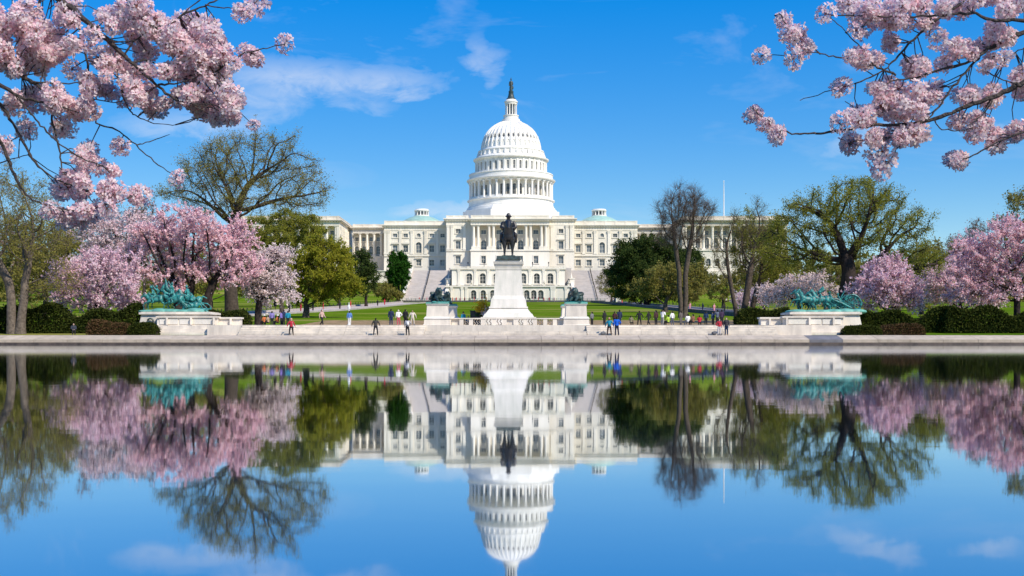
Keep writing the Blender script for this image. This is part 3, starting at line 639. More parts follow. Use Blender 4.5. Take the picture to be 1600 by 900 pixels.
for k in range(36):
    a = 2 * math.pi * k / 36; link('rib', ribm, cap, (dc[0], dc[1] - 500, 0), (0, 0, a))
    a += math.pi / 36
    wn = link('dome_window', ovm, cap, Vector((dc[0] + 12.25 * math.cos(a), dc[1] + 12.25 * math.sin(a), zd(218.2))) - cap.location, (0, -.26, a)); link('frame', hm, wn)
    wn = link('dome_panel', hm, cap, Vector((dc[0] + 13.0 * math.cos(a), dc[1] + 13.0 * math.sin(a), zd(228.5))) - cap.location, (0, -.12, a), (1, .9, .8))
drum([(4.9, zd(192.6)), (4.9, zd(190.6)), (4.1, zd(190.2)), (4.0, zd(187)), (3.4, zd(186.4)), (3.25, zd(182.4)), (3.5, zd(182)), (3.5, zd(180.6)), (2, zd(180.5))], 'lantern_base', n=36)
drum([(1.75, zd(181)), (1.75, zd(162))], 'lantern_core', GLASS, 24)
cm = col_mesh(zd(163.4) - zd(180.6), .27, 10)
for k in range(12):
    a = 2 * math.pi * (k + .5) / 12; link('lantern_column', cm, cap, Vector((dc[0] + 2.45 * math.cos(a), dc[1] + 2.45 * math.sin(a), zd(180.6))) - cap.location, (0, 0, a), material=DOMEW)
drum([(2, zd(163.5)), (2.7, zd(163.4)), (2.75, zd(161)), (3.05, zd(160.4)), (3.0, zd(158.6)), (2.5, zd(157.6)), (2.3, zd(156)), (1, zd(155.9))], 'lantern_cap', n=36)
drum([(2.2, zd(156.2)), (2.1, zd(154.4)), (1.55, zd(152.8)), (1.25, zd(149)), (1.05, zd(145)), (1.15, zd(144.2)), (1.1, zd(142.5)), (.4, zd(142.3))], 'statue_globe', BRONZET, 20)
h_ = zd(120.4) - zd(142.4); q = h_ / 6.0
fm = organic('dome_statue', [('ell', (0, 0, 1.2 * q), (.72 * q, .6 * q, 1.35 * q)), ('cap', (0, 0, .1 * q), .72 * q, (0, 0, 2.6 * q), .55 * q), ('ell', (0, 0, 3.5 * q), (.62 * q, .42 * q, .85 * q)), ('ell', (0, 0, 2.9 * q), (.66 * q, .5 * q, .5 * q)),
    ('cap', (-.55 * q, 0, 4.0 * q), .24 * q, (-.78 * q, 0, 3.0 * q), .18 * q), ('cap', (-.78 * q, 0, 3.0 * q), .18 * q, (-.8 * q, -.25 * q, 2.2 * q), .14 * q), ('cap', (.55 * q, 0, 4.0 * q), .24 * q, (.8 * q, -.1 * q, 3.1 * q), .18 * q), ('cap', (.8 * q, -.1 * q, 3.1 * q), .16 * q, (.72 * q, -.3 * q, 2.5 * q), .13 * q),
    ('ell', (.8 * q, -.2 * q, 1.5 * q), (.3 * q, .12 * q, .8 * q)), ('cap', (0, 0, 4.2 * q), .2 * q, (0, 0, 4.7 * q), .18 * q), ('ell', (0, 0, 4.95 * q), (.3 * q, .34 * q, .4 * q)), ('cap', (0, .1 * q, 5.2 * q), .22 * q, (0, .15 * q, 5.75 * q), .12 * q), ('cap', (0, -.1 * q, 5.3 * q), .1 * q, (0, .3 * q, 5.85 * q), .08 * q)], .09, 2, BRONZET)
link('dome_statue', fm, cap, Vector((dc[0], dc[1], zd(142.4))) - cap.location)

# ------------------------------------------------------------------ terrace below the building, its stairs and bank
ter = thing('west_terrace', 'white two-tier terrace with arched windows below the portico', 'terrace', (0, 458, 15.1))
Dt = 458.0; t0, t1 = X(706, Dt), X(882.5, Dt); zt = lambda py: Z(py, Dt)
arx = [796.5 + 21.1 * k for k in (-3, -2, -1, 0, 1, 2, 3)]
wall(ter, 'terrace_wall', WHITE, (t0, Dt), (t1, Dt), zt(446), zt(421), [(X(p, Dt) - t0, zt(443.4), 2.35, 4.1, True, None) for p in arx], glass=GLASSD)
band(ter, 'terrace_cornice', WHITE, t0, t1, Dt, zt(421) + .002, zt(418.8), .5, 24)
b = MB(); n = 60
for k in range(8):
    p = t0 + (t1 - t0) * k / 7; MB().box(p - .5, p + .5, Dt - .35, Dt + .4, zt(418.8), zt(416.2)).build('pier', WHITE, ter)
    if 0 < k < 7:                                        # lamps on the balustrade piers
        lb = MB(); lb.lathe([(.22, zt(416.2)), (.1, zt(415.6)), (.09, zt(412)), (.2, zt(411.7)), (.28, zt(410.2)), (.05, zt(409.2))], 8, (p, Dt)); lb.build('lamp', IRON, ter)
    if k < 7:
        w = (t1 - t0) / 7; rb = MB(); rb.box(p + .5, p + w - .5, Dt - .2, Dt + .2, zt(417.0), zt(416.5)); 
        for q in range(12): xx = p + .75 + q * (w - 1.5) / 11; rb.box(xx - .11, xx + .11, Dt - .11, Dt + .11, zt(418.8), zt(417.0))
        rb.build('balustrade', WHITE, ter)
for p in (X(717, Dt), X(742.5, Dt), X(763, Dt), X(785, Dt), X(807, Dt), X(828, Dt), X(849.5, Dt), X(872, Dt)): pilaster(ter, WHITE, p, .95, Dt, zt(445.5), zt(421), proj=.3)
Dl = 452.0; zl = lambda py: Z(py, Dl)
l0, l1 = X(697, Dl), X(890, Dl)
lar = [740, 755, 770, 823, 834, 845] + [790, 804]
wall(ter, 'lower_wall', WHITE, (l0, Dl), (l1, Dl), 15.0, zl(448.5), [(X(p, Dl) - l0, zl(467.5), 2.1, 3.5, True, None) for p in sorted(lar)], glass=GLASSD, thick=5.2)
band(ter, 'lower_cornice', WHITE, l0, l1, Dl, zl(448.5) + .002, zl(446.4), .45, 5.8)
for k in range(11):
    p = l0 + .4 + (l1 - l0 - .8) * k / 10; b = MB(); b.box(p - .4, p + .4, Dl - .3, Dl + .3, zl(446.4), zl(443.6))
    if k % 2 == 0: b.lathe([(.14, zl(443.6)), (.42, zl(442.4)), (.5, zl(441)), (.2, zl(440)), (.35, zl(438.8)), (.1, zl(438))], 8, (p, Dl))
    b.build('pier', WHITE if k % 2 else SANDW, ter)
for p in (706, 722, 728.5, 862, 866, 884): pilaster(ter, WHITE, X(p, Dl), .9, Dl, 15.1, zl(448.6), proj=.3)
# grand stairs
for s in (-1, 1):
    mir = lambda p: p if s < 0 else 2 * 797 - p
    st = thing('grand_staircase', 'grey stone staircase climbing to the terrace on the %s of the portico' % ('left' if s < 0 else 'right'), 'stairs', (s * 32, 440, 15.0))
    n = 64; b0, b1 = -40.6, -24.4
    m = MB()
    for k in range(n):
        y0 = 440 + k * 42 / n + (1.6 if k >= n // 2 else 0); z1 = 15.0 + (k + 1) * 14.3 / n
        xs_ = sorted((s * (-b0), s * (-b1))); m.box(xs_[0], xs_[1], y0, y0 + (42 / n if k != n // 2 - 1 else 42 / n + 1.6) - .002, z1 - .6, z1)
    tag(m.build('steps', STAIR, st), kind='stuff')
    base = MB(); 
    for xx in (40.6, 24.4):
        x_ = s * xx
        for (ya, yb, za, zb) in ((439.6, 461, 15, 22.1), (462.4, 483.5, 22.3, 29.4)):
            m = MB(); m.add([(x_ - .55, ya, 14.5), (x_ + .55, ya, 14.5), (x_ + .55, yb, 14.5), (x_ - .55, yb, 14.5), (x_ - .55, ya, za + 1.1), (x_ + .55, ya, za + 1.1), (x_ + .55, yb, zb + 1.1), (x_ - .55, yb, zb + 1.1)],
                            [(0, 3, 2, 1), (4, 5, 6, 7), (0, 1, 5, 4), (1, 2, 6, 5), (2, 3, 7, 6), (3, 0, 4, 7)]); m.build('parapet', WHITE, st)
        for (yy, zz) in ((438.6, 15), (461.7, 22.2)):
            m = MB(); m.box(x_ - .95, x_ + .95, yy - .9, yy + .9, 14.6, zz + 2.4); m.box(x_ - 1.15, x_ + 1.15, yy - 1.1, yy + 1.1, zz + 2.4, zz + 2.75); m.build('newel', WHITE, st)
    for (ya, yb, za, zb, dx) in ((440.5, 460.5, 15.4, 22.2, 0), (462.5, 482, 22.4, 29.3, .0)):
        x_ = s * 32.9; m = MB(); m.tube([(x_, ya, za + 1.0), (x_, yb, zb + 1.0)], .09, 6); m.tube([(x_, ya, za + .5), (x_, yb, zb + .5)], .07, 6)
        for k in range(13): t = k / 12; yy = ya + (yb - ya) * t; zz = za + (zb - za) * t; m.tube([(x_, yy, zz - .3), (x_, yy, zz + 1.0)], .07, 5)
        m.build('handrail', IRON, st)
    # bank and retaining wall beside the stairs
    m = MB(); xa_, xb_ = (-190, -41.2) if s < 0 else (41.2, 190)
    m.add([(xa_, 446, 15.0), (xb_, 446, 15.0), (xb_, 474, 22.5), (xa_, 474, 22.5), (xb_, 520, 29.1), (xa_, 520, 29.1)], [(0, 1, 2, 3), (3, 2, 4, 5)])
    tag(m.build('bank', GRASSM), 'grassy bank beside the %s staircase' % ('left' if s < 0 else 'right'), 'bank', kind='structure')
MB_ = MB(); MB_.box(-45, 45, 483.6, 486, 15, 29.15); MB_.box(-24.2, 24.2, 463, 484, 15, 29.14)
MB_.build('terrace_deck', STAIR, ter)
# dark low wall and barrier at the top of the lawn
b = thing('forecourt_wall', 'dark low stone wall at the top edge of the lawn', 'wall', (0, 437, ground_z(437)))
xl, xr = X(628, 437), X(946, 437); n = 24
for k in range(n):
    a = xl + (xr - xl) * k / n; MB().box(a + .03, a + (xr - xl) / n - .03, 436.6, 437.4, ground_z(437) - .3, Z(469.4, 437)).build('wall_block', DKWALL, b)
fnc = thing('barrier_fence', 'green metal barrier railing behind the dark forecourt wall', 'fence', (0, 439, ground_z(439)))
n = 46; pm = MB().box(-.08, .08, -.08, .08, 0, 1.35).mesh('barrier_post', GREENIRON)
for k in range(n + 1): link('post', pm, fnc, Vector((xl + (xr - xl) * k / n, 439, ground_z(439))) - fnc.location)
for zz in (.3, .8, 1.28): MB().box(xl, xr, 438.96, 439.04, ground_z(439) + zz, ground_z(439) + zz + .07).build('rail', GREENIRON, fnc)

# podium under the wings and corridors
for s, nm in ((-1, 'left'), (1, 'right')):
    a, c = (X(360, 478), -41.3) if s < 0 else (41.3, X(1234, 478))
    pt = thing('podium_wall', 'pale stone podium wall under the %s wing' % nm, 'wall', ((a + c) / 2, 490, 15.1))
    MB().box(a, c, 487, 560, 14.8, 29.18).build('podium', SANDW, pt)
    b = MB(); b.box(a, c, 486.6, 487.4, 29.2, 29.5); b.build('coping', WHITE, pt)

# ------------------------------------------------------------------ the memorial: podium, pedestals and bronze groups
PLZ = 2.04
pod = thing('memorial_podium', 'white marble podium with pierced balustrade under the equestrian pedestal', 'podium', (0, 129, PLZ))
a, c = X(702, 127), X(886, 127); zp = lambda py: Z(py, 127.0)
MB().box(a, c, 127.0, 147, .5, zp(510)).build('podium_base', MARBLE, pod)
MB().box(a - .1, c + .1, 126.6, 127.6, .5, zp(517)).build('plinth_course', MARBLE, pod)
MB().box(a, c, 126.85, 127.65, zp(510) + .002, zp(508.6)).build('podium_moulding', MARBLE, pod)
MB().box(a, c, 126.85, 127.65, zp(498.6), zp(496.8)).build('handrail', MARBLE, pod)
piers = [702, 721, 736, 755, 772, 788, 806, 821, 836, 852, 867, 886]
solid = {0, 5, 10}
for i, p in enumerate(piers):
    MB().box(X(p, 127) - .22 + (.25 if i == 0 else 0), X(p, 127) + .22 - (.25 if i == 11 else 0), 126.9, 127.6, zp(508.6), zp(498.6)).build('pier', MARBLE, pod)
scr = MB()
q = .33
for k in range(3): scr.tube([(0, 0, 0), (.1, 0, .22), (-.06, 0, .42), (.04, 0, .66)], [.075, .05, .06, .07], 6); break
scr_h = zp(498.6) - zp(508.6)
scr = MB(); scr.tube([(-.06, 0, 0), (.10, 0, scr_h * .3), (-.08, 0, scr_h * .65), (.05, 0, scr_h)], [.11, .07, .07, .11], 6); scm = scr.mesh('scroll', MARBLE)
for i in range(11):
    x0_, x1_ = X(piers[i], 127) + .24, X(piers[i + 1], 127) - .24
    if i in solid:
        MB().box(x0_ + .02, x1_ - .02, 127.1, 127.4, zp(508.6), zp(498.6)).build('panel', MARBLE, pod); continue
    n = max(2, int((x1_ - x0_) / .27))
    for k in range(n): link('baluster', scm, pod, Vector((x0_ + (k + .5) * (x1_ - x0_) / n, 127.25, zp(508.6))) - pod.location)
# equestrian pedestal
Dg = 137.0; zg = lambda py: Z(py, Dg); gx = X(794.5, Dg); k_ = Dg / F
ped = thing('statue_pedestal', 'tall tapering white marble pedestal of the equestrian statue', 'pedestal', (gx, Dg, PLZ))
def course(w0, w1, p0, p1, nm, m=MARBLE2): MB().frustum((gx, Dg), w0 * k_ / 2, w0 * k_ / 2 * 1.25, zg(p0), w1 * k_ / 2, w1 * k_ / 2 * 1.25, zg(p1)).build(nm, m, ped)
course(84, 84, 508, 496.5, 'footing'); course(78, 72, 496.4, 491, 'base_course'); course(70, 57, 490.9, 482.4, 'base_course'); course(60, 59, 482.3, 480, 'moulding'); course(56, 53, 479.9, 469, 'base_course'); course(52, 47, 468.9, 463, 'moulding')
course(45, 40, 462.9, 423, 'die'); course(41, 41.5, 422.9, 420.5, 'moulding'); course(40, 43, 420.4, 414.5, 'neck'); course(45, 47, 414.4, 410.5, 'cornice'); course(42, 40, 410.4, 407.5, 'cap')
b = MB(); b.frustum((gx, Dg), 19 * k_, 19 * k_ * 1.5, zg(407.4), 18 * k_, 18 * k_ * 1.5, zg(401.8)); b.build('bronze_plinth', BRONZEG, ped)
b = MB(); b.box(gx - 1.05, gx + 1.05, Dg - 1.05 - 1.02, Dg - 1.9, zg(452), zg(432)); 
# ---- bronze figures
def horse_prims(legs='stand', neck=0.0, tail=0.0):
    P = [('ell', (0, 0, 1.26), (.70, .31, .35)), ('ell', (.52, 0, 1.30), (.36, .30, .38)), ('ell', (-.62, 0, 1.34), (.42, .32, .38)), ('cap', (.62, 0, 1.42), .27, (1.02, 0, 1.92 + neck), .16),
         ('cap', (.9, 0, 1.72 + neck * .6), .18, (1.12, 0, 2.05 + neck), .12), ('cap', (1.08, 0, 2.04 + neck), .15, (1.42, 0, 1.74 + neck * .8), .085), ('cap', (1.4, 0, 1.75 + neck * .8), .09, (1.5, 0, 1.68 + neck * .8), .075),
         ('cap', (1.02, .08, 2.14 + neck), .045, (1.0, .09, 2.3 + neck), .02), ('cap', (1.02, -.08, 2.14 + neck), .045, (1.0, -.09, 2.3 + neck), .02),
         ('cap', (.62, 0, 1.75 + neck * .5), .07, (.98, 0, 2.12 + neck), .05),
         ('cap', (-.98, 0, 1.45), .09, (-1.2, 0, 1.2 + tail), .1), ('cap', (-1.2, 0, 1.2 + tail), .1, (-1.35 - tail * .6, 0, .65 + tail * 1.7), .05)]
    def leg(pts, rs):
        for i in range(len(pts) - 1): P.append(('cap', pts[i], rs[i], pts[i + 1], rs[i + 1]))
    fr, hr = [.16, .075, .055, .05, .075], [.25, .14, .075, .05, .075]
    for s in (-1, 1):
        y = (.205 if legs == 'stand' else .17) * s
        if legs == 'stand':
            leg([(.55, y, 1.12), (.58, y, .62), (.58, y, .35), (.57, y, .15), (.62, y, .05)], fr)
            leg([(-.62, y, 1.2), (-.48, y, .86), (-.82, y, .55), (-.76, y, .16), (-.70, y, .05)], hr)
        elif legs == 'gallop':
            o = .22 * s
            leg([(.55, y, 1.12), (.95 + o, y, .95), (1.1 + o, y, .62), (1.05 + o, y, .42), (1.12 + o, y, .32)], fr)
            leg([(-.62, y, 1.2), (-.75, y, .85), (-1.2 + o, y, .66), (-1.45 + o, y, .32), (-1.5 + o, y, .18)], hr)
        elif legs == 'trot':
            if s > 0: leg([(.55, y, 1.12), (.85, y, .82), (.72, y, .55), (.62, y, .42), (.66, y, .32)], fr); leg([(-.62, y, 1.2), (-.5, y, .86), (-.95, y, .6), (-1.0, y, .2), (-.93, y, .06)], hr)
            else: leg([(.55, y, 1.12), (.5, y, .62), (.45, y, .35), (.4, y, .15), (.46, y, .05)], fr); leg([(-.62, y, 1.2), (-.35, y, .86), (-.55, y, .52), (-.4, y, .16), (-.33, y, .05)], hr)
        else:   # fallen
            leg([(.55, y, 1.12), (.85, y, 1.0), (.75, y, .85), (.6, y, .86), (.55, y, .9)], fr)
            leg([(-.62, y, 1.2), (-.45, y, .95), (-.8, y, .88), (-1.05, y, .9), (-1.1, y, .93)], hr)
    return P
def rider_prims(lean=0.0, arm='rein', cape=False, hat=True):
    sx = -.05; P = [('ell', (sx, 0, 1.66), (.19, .2, .15)), ('cap', (sx, 0, 1.7), .17, (sx + lean * .5, 0, 2.12), .19), ('ell', (sx + lean * .6, 0, 2.2), (.16, .26, .17)), ('cap', (sx + lean * .7, 0, 2.3), .075, (sx + lean * .85, 0, 2.44), .07), ('ell', (sx + lean * .9 + .02, 0, 2.55), (.125, .105, .145))]
    hx = sx + lean * .9 + .02
    if hat: P += [('ell', (hx, 0, 2.63), (.21, .19, .035)), ('cap', (hx, 0, 2.65), .12, (hx, 0, 2.75), .1)]
    for s in (-1, 1):
        P += [('cap', (sx, .16 * s, 1.64), .13, (sx + .35, .34 * s, 1.42), .105), ('cap', (sx + .35, .34 * s, 1.42), .1, (sx + .22, .37 * s, 1.0), .075), ('cap', (sx + .2, .37 * s, .97), .07, (sx + .42, .38 * s, .93), .05)]
        sh = (sx + lean * .6, .27 * s, 2.22)
        if arm == 'up' and s > 0: P += [('cap', sh, .1, (sx + .2 + lean * .6, .36, 2.5), .08), ('cap', (sx + .2 + lean * .6, .36, 2.5), .075, (sx + .35 + lean, .34, 2.85), .05)]
        else: P += [('cap', sh, .1, (sx + .08 + lean * .4, .36 * s, 1.93), .085), ('cap', (sx + .08 + lean * .4, .36 * s, 1.93), .08, (sx + .38, .12 * s, 1.82), .055), ('ell', (sx + .42, .1 * s, 1.82), (.07, .045, .05))]
    if cape: P += [('cap', (sx - .08, 0, 2.18), .25, (sx - .2, 0, 1.75), .3), ('ell', (sx - .06, .25, 1.98), (.17, .15, .3)), ('ell', (sx - .06, -.25, 1.98), (.17, .15, .3))]
    return P
def soldier_prims(lean=.2):
    return [('ell', (0, 0, .5), (.2, .19, .15)), ('cap', (0, 0, .55), .16, (lean, 0, .98), .19), ('ell', (lean, 0, 1.05), (.15, .25, .16)), ('cap', (lean, 0, 1.15), .07, (lean * 1.2, 0, 1.28), .065), ('ell', (lean * 1.25, 0, 1.4), (.12, .1, .14)), ('ell', (lean * 1.25, 0, 1.48), (.16, .14, .05)),
            ('cap', (0, .12, .5), .12, (.42, .15, .52), .1), ('cap', (.42, .15, .52), .09, (.45, .15, .08), .065), ('cap', (0, -.12, .5), .12, (.42, -.15, .52), .1), ('cap', (.42, -.15, .52), .09, (.45, -.15, .08), .065),
            ('cap', (lean, .26, 1.08), .085, (lean + .08, .34, .8), .07), ('cap', (lean + .08, .34, .8), .065, (lean + .35, .2, .76), .05), ('cap', (lean, -.26, 1.08), .085, (lean + .08, -.34, .8), .07), ('cap', (lean + .08, -.34, .8), .065, (lean + .35, -.2, .76), .05)]
VX = .035
HM = {k: organic('horse_' + k, horse_prims(k, n_, t_), VX, 2) for k, n_, t_ in (('stand', .05, 0), ('gallop', -.12, .35), ('trot', .1, .2), ('fallen', -.3, 0))}
RM = {'charge': organic('rider_charge', rider_prims(.3), VX, 2), 'up': organic('rider_up', rider_prims(.2, 'up'), VX, 2), 'general': organic('rider_general', rider_prims(.0, 'rein', True), VX, 2)}
SM_ = organic('seated_soldier', soldier_prims(), VX, 2)
# equestrian statue facing the pool
sc = (zg(333.2) - zg(401.8)) / 2.78
es = thing('equestrian_statue', 'dark bronze rider in cape and hat on a standing horse atop the tall pedestal', 'statue', (gx, Dg, zg(401.85)), rz=-math.pi / 2)
link('horse', HM['stand'], es, (0, 0, 0), (0, 0, 0), (sc, sc * 1.22, sc), BRONZE); link('rider', RM['general'], es, (0, 0, 0), (0, 0, 0), (sc * 1.0, sc * 1.28, sc * .985), BRONZE)
b = MB(); b.tube([(.35 * sc, .1 * sc, 1.82 * sc), (.8 * sc, .13 * sc, 1.9 * sc), (1.3 * sc, .1 * sc, 1.83 * sc)], .02 * sc, 5); b.tube([(.35 * sc, -.1 * sc, 1.82 * sc), (.8 * sc, -.13 * sc, 1.9 * sc), (1.3 * sc, -.1 * sc, 1.83 * sc)], .02 * sc, 5)
link('reins', b.mesh('reins', BRONZE), es)
link('base_plate', MB().box(-1.0 * sc, .95 * sc, -.42 * sc, .42 * sc, -.03, .05 * sc).mesh('base_plate', BRONZEG), es)
# lions
lp = [('ell', (0, .25, .42), (.36, .75, .36)), ('ell', (0, -.35, .62), (.36, .36, .46)), ('ell', (0, -.5, .98), (.36, .34, .40)), ('ell', (0, -.74, 1.08), (.19, .22, .2)), ('ell', (0, -.9, 1.0), (.12, .14, .11)), ('ell', (-.16, -.55, 1.34), (.07, .05, .08)), ('ell', (.16, -.55, 1.34), (.07, .05, .08)),
      ('cap', (-.26, -.45, .4), .15, (-.28, -1.1, .13), .11), ('cap', (.26, -.45, .4), .15, (.28, -1.1, .13), .11), ('ell', (-.28, -1.18, .1), (.12, .15, .09)), ('ell', (.28, -1.18, .1), (.12, .15, .09)),
      ('ell', (-.36, .72, .36), (.2, .38, .34)), ('ell', (.36, .72, .36), (.2, .38, .34)), ('cap', (-.42, .7, .14), .1, (-.48, .2, .08), .08), ('cap', (.42, .7, .14), .1, (.48, .2, .08), .08), ('cap', (0, 1.0, .3), .08, (.5, 1.1, .1), .05), ('ell', (.55, 1.05, .1), (.12, .1, .08)), ('ell', (0, -.12, .86), (.3, .34, .36))]
LM = organic('lion', lp, .035, 2)
fl = organic('folded_flag', [('cap', (-.5, .5, .75), .16, (.45, .7, .7), .2), ('cap', (-.45, .3, .5), .2, (-.5, 1.0, .3), .15), ('ell', (0, .6, .7), (.5, .4, .15), (.2, .1, 0))], .035, 2)
for (px, D, topy, wtop, lab, rz) in ((684, 127.5, 473, 33, 'front left bronze lion lying on its pedestal', .35), (697.5, 143, 476.5, 30, 'rear left bronze lion half hidden behind the front left lion', .35), (899.5, 127.5, 473, 33, 'front right bronze lion lying on its pedestal', -.35), (893.5, 143, 476.5, 30, 'rear right bronze lion half hidden behind the front right lion', -.35)):
    kk = D / F; cx_ = X(px, D); zz = lambda py: Z(py, D); side = 'left' if px < 797 else 'right'; fb = 'front' if D < 130 else 'rear'
    pd = thing('lion_pedestal', 'white marble stepped pedestal under the %s %s lion' % (fb, side), 'pedestal', (cx_, D, PLZ), 'lion pedestals')
    def cs(w0, w1, p0, p1, nm, m=MARBLE): MB().frustum((cx_, D), w0 * kk / 2, w0 * kk / 2 * 1.15, max(p0, .9), w1 * kk / 2, w1 * kk / 2 * 1.15, p1).build(nm, m, pd)
    cs(44, 44, .92, zz(508), 'footing'); cs(42, 41, zz(507.9), zz(506.6), 'moulding'); cs(40, 39, zz(506.5), zz(498.5), 'base_course'); cs(41, 36, zz(498.4), zz(495), 'moulding', MARBLE2); cs(33, 31, zz(494.9), zz(topy + 5), 'die'); cs(32, 35, zz(topy + 4.9), zz(topy + 2.2), 'cornice', MARBLE2); cs(34.5, 34, zz(topy + 2.1), zz(topy), 'cap', PATINA2)
    ln = thing('lion_statue', lab, 'statue', (cx_, D, zz(topy)), 'bronze lions', rz)
    link('lion', LM, ln, (0, .1, .1), (0, 0, 0), (1.12, 1.0, 1.12), BRONZEG); link('folded_flag', fl, ln, (0, .1, .1), (0, 0, 0), (1.1, 1.0, 1.25), BRONZEG)
    link('bronze_slab', MB().box(-.95, .95, -1.25, 1.35, 0, .12).mesh('bronze_slab', PATINA), ln)
# cavalry and artillery groups
def sculpture_pedestal(s):
    mir = (lambda p: p) if s < 0 else (lambda p: 1563.5 - p)
    D = 126.5; kk = D / F; z = lambda py: Z(py, D); side = 'left' if s < 0 else 'right'
    cx_ = X(mir(271), D)
    pd = thing('sculpture_pedestal', 'long white marble pedestal with panelled side wall under the %s' % ('charging cavalry group' if s < 0 else 'horse-drawn artillery group'), 'pedestal', (cx_, D, 1.0))
    def bx(p0, p1, y0, y1, q0, q1, nm, m=MARBLE):
        x0_, x1_ = sorted((X(mir(p0), D), X(mir(p1), D))); return MB().box(x0_, x1_, y0, y1, z(q0), z(q1)).build(nm, m, pd)
    x0_, x1_ = sorted((X(mir(211), D), X(mir(329), D)))
    MB().frustum(((x0_ + x1_) / 2, 129.2), (x1_ - x0_) / 2, 2.2, .85, (x1_ - x0_) / 2 - .45, 1.95, z(491.2)).build('main_block', MARBLE, pd)
    bx(214.5, 327.5, 127.0, 131.4, 491, 487.8, 'cornice'); bx(217, 325, 127.2, 131.2, 487.7, 487.0, 'cap')
    # panelled flank wall in front, with brackets
    bx(246, 340, 126.4, 127.3, 508.5, 496.5, 'flank_wall'); bx(244.5, 342, 126.2, 127.35, 496.4, 494.2, 'flank_coping')
    for p in (250, 262.5, 281, 299.5, 316): bx(p, p + (11 if p < 260 else 16.4), 126.33, 126.42, 506.5, 498.3, 'panel', MARBLE2)
    for p in (261, 298.5, 334): bx(p, p + 2.6, 126.05, 126.45, 507.5, 496.6, 'bracket')
    bx(340.3, 373, 127.0, 128.2, 508.5, 498, 'end_wall'); bx(340.2, 375, 126.8, 128.3, 497.9, 495.6, 'end_coping'); bx(358, 361, 126.7, 127.05, 507.5, 498, 'bracket')
    for i, (p0, p1, q0, q1) in enumerate(((240, 349, 524.5, 519.5), (242, 346, 519.4, 514.2), (245, 343, 514.1, 508.6))): bx(p0, p1, 124.75 + i * .45, 127.5, q0, q1, 'base_step')
    if s < 0:                                      # round bronze wreath on the end of the pedestal
        b = MB(); cxw, czw = X(235, 127), Z(502.5, 127); pts = [(cxw + .33 * math.cos(t), 126.95, czw + .33 * math.sin(t)) for t in np.linspace(0, 2 * math.pi, 13)]; b.tube(pts, .1, 6); b.build('wreath', BRONZEG, pd)
    return cx_, z(486.9)
cx_, zc_ = sculpture_pedestal(-1)
cg = thing('cavalry_sculpture', 'green bronze cavalry group charging left with a pointed standard', 'sculpture', (X(272, 129), 129.1, zc_))
link('ground_slab', organic('cavalry_slab', [('ell', (x_, y_, .12), (1.1, .8, .3 + .1 * math.sin(x_ * 3))) for x_ in (-2.6, -1.3, 0, 1.3, 2.5) for y_ in (-.9, .7)], .07, 1, PATINA2), cg, (0, 0, -.06))
def put(me, par, nm, loc, rot=(0, 0, 0), sc=1.0, m=PATINA): return link(nm, me, par, loc, rot, (sc, sc, sc), m)
pi = math.pi
for (x_, y_, z_, ry, rz, hk, rk) in ((-1.7, -.9, .15, .12, pi + .15, 'gallop', 'charge'), (-1.75, .2, .25, .05, pi - .1, 'gallop', 'up'), (-.35, -.1, .55, -.1, pi + .1, 'gallop', 'up'), (.55, -1.0, .15, .18, pi, 'gallop', 'charge'), (1.15, .5, .25, -.12, pi - .2, 'trot', 'charge'), (2.0, -.5, -.55, .1, pi + .3, 'fallen', None), (2.2, .8, .0, .25, pi, 'gallop', 'charge')):
    put(HM[hk], cg, 'horse', (x_, y_, z_), (0, ry, rz), .98)
    if rk: put(RM[rk], cg, 'rider', (x_, y_, z_), (0, ry, rz), .98)
b = MB(); b.tube([(-1.15, -.2, 2.2), (-.9, -.2, 3.75)], .045, 6); b.build('standard_pole', PATINA, cg, root=thing.__class__ and type('r', (), {'location': (0, 0, 0)})())
fg = organic('standard_flag', [('cap', (-.92, -.2, 3.6), .07, (-.75, -.18, 2.6), .26), ('cap', (-.75, -.18, 2.6), .25, (-.35, -.1, 2.3), .3), ('cap', (-1.1, -.2, 2.9), .15, (-1.3, -.2, 2.4), .22)], .04, 1); put(fg, cg, 'standard_flag', (0, 0, 0))
put(SM_, cg, 'fallen_trooper', (2.75, -.8, .1), (0, 1.2, .4), 1.0)
cx_, zc_ = sculpture_pedestal(1)
ag = thing('artillery_sculpture', 'green bronze artillery group of horses hauling a limber with a big wheel', 'sculpture', (X(1290, 129), 129.1, zc_))
link('ground_slab', organic('artillery_slab', [('ell', (x_, y_, .1), (1.1, .8, .28 + .08 * math.sin(x_ * 4))) for x_ in (-3.2, -1.9, -.6, .7, 2.0, 3.2) for y_ in (-.9, .7)], .07, 1, PATINA2), ag, (0, 0, -.06))
for (x_, y_, z_, ry, rz, hk, rk) in ((-2.35, -1.0, .08, -.12, pi + .2, 'trot', None), (-2.6, .1, .15, -.2, pi, 'gallop', None), (-2.2, 1.0, .1, -.1, pi - .15, 'trot', None), (-.75, -.75, .1, -.06, pi, 'trot', 'charge'), (-.7, .8, .1, -.05, pi, 'gallop', 'charge')):
    put(HM[hk], ag, 'horse', (x_, y_, z_), (0, ry, rz), 1.02)
    if rk: put(RM[rk], ag, 'rider', (x_, y_, z_), (0, ry, rz), .8)
z0b = type('r', (), {'location': (0, 0, 0)})()
b = MB(); b.tube([(-1.3, -.5, 1.5), (-.35, -.5, 2.75)], .06, 6); b.build('guidon_pole', PATINA, ag, root=z0b)
put(organic('guidon', [('cap', (-.9, -.5, 2.15), .1, (-.4, -.5, 2.7), .14), ('cap', (-.8, -.5, 2.1), .12, (-.3, -.48, 2.45), .12)], .04, 1), ag, 'guidon', (0, 0, 0))
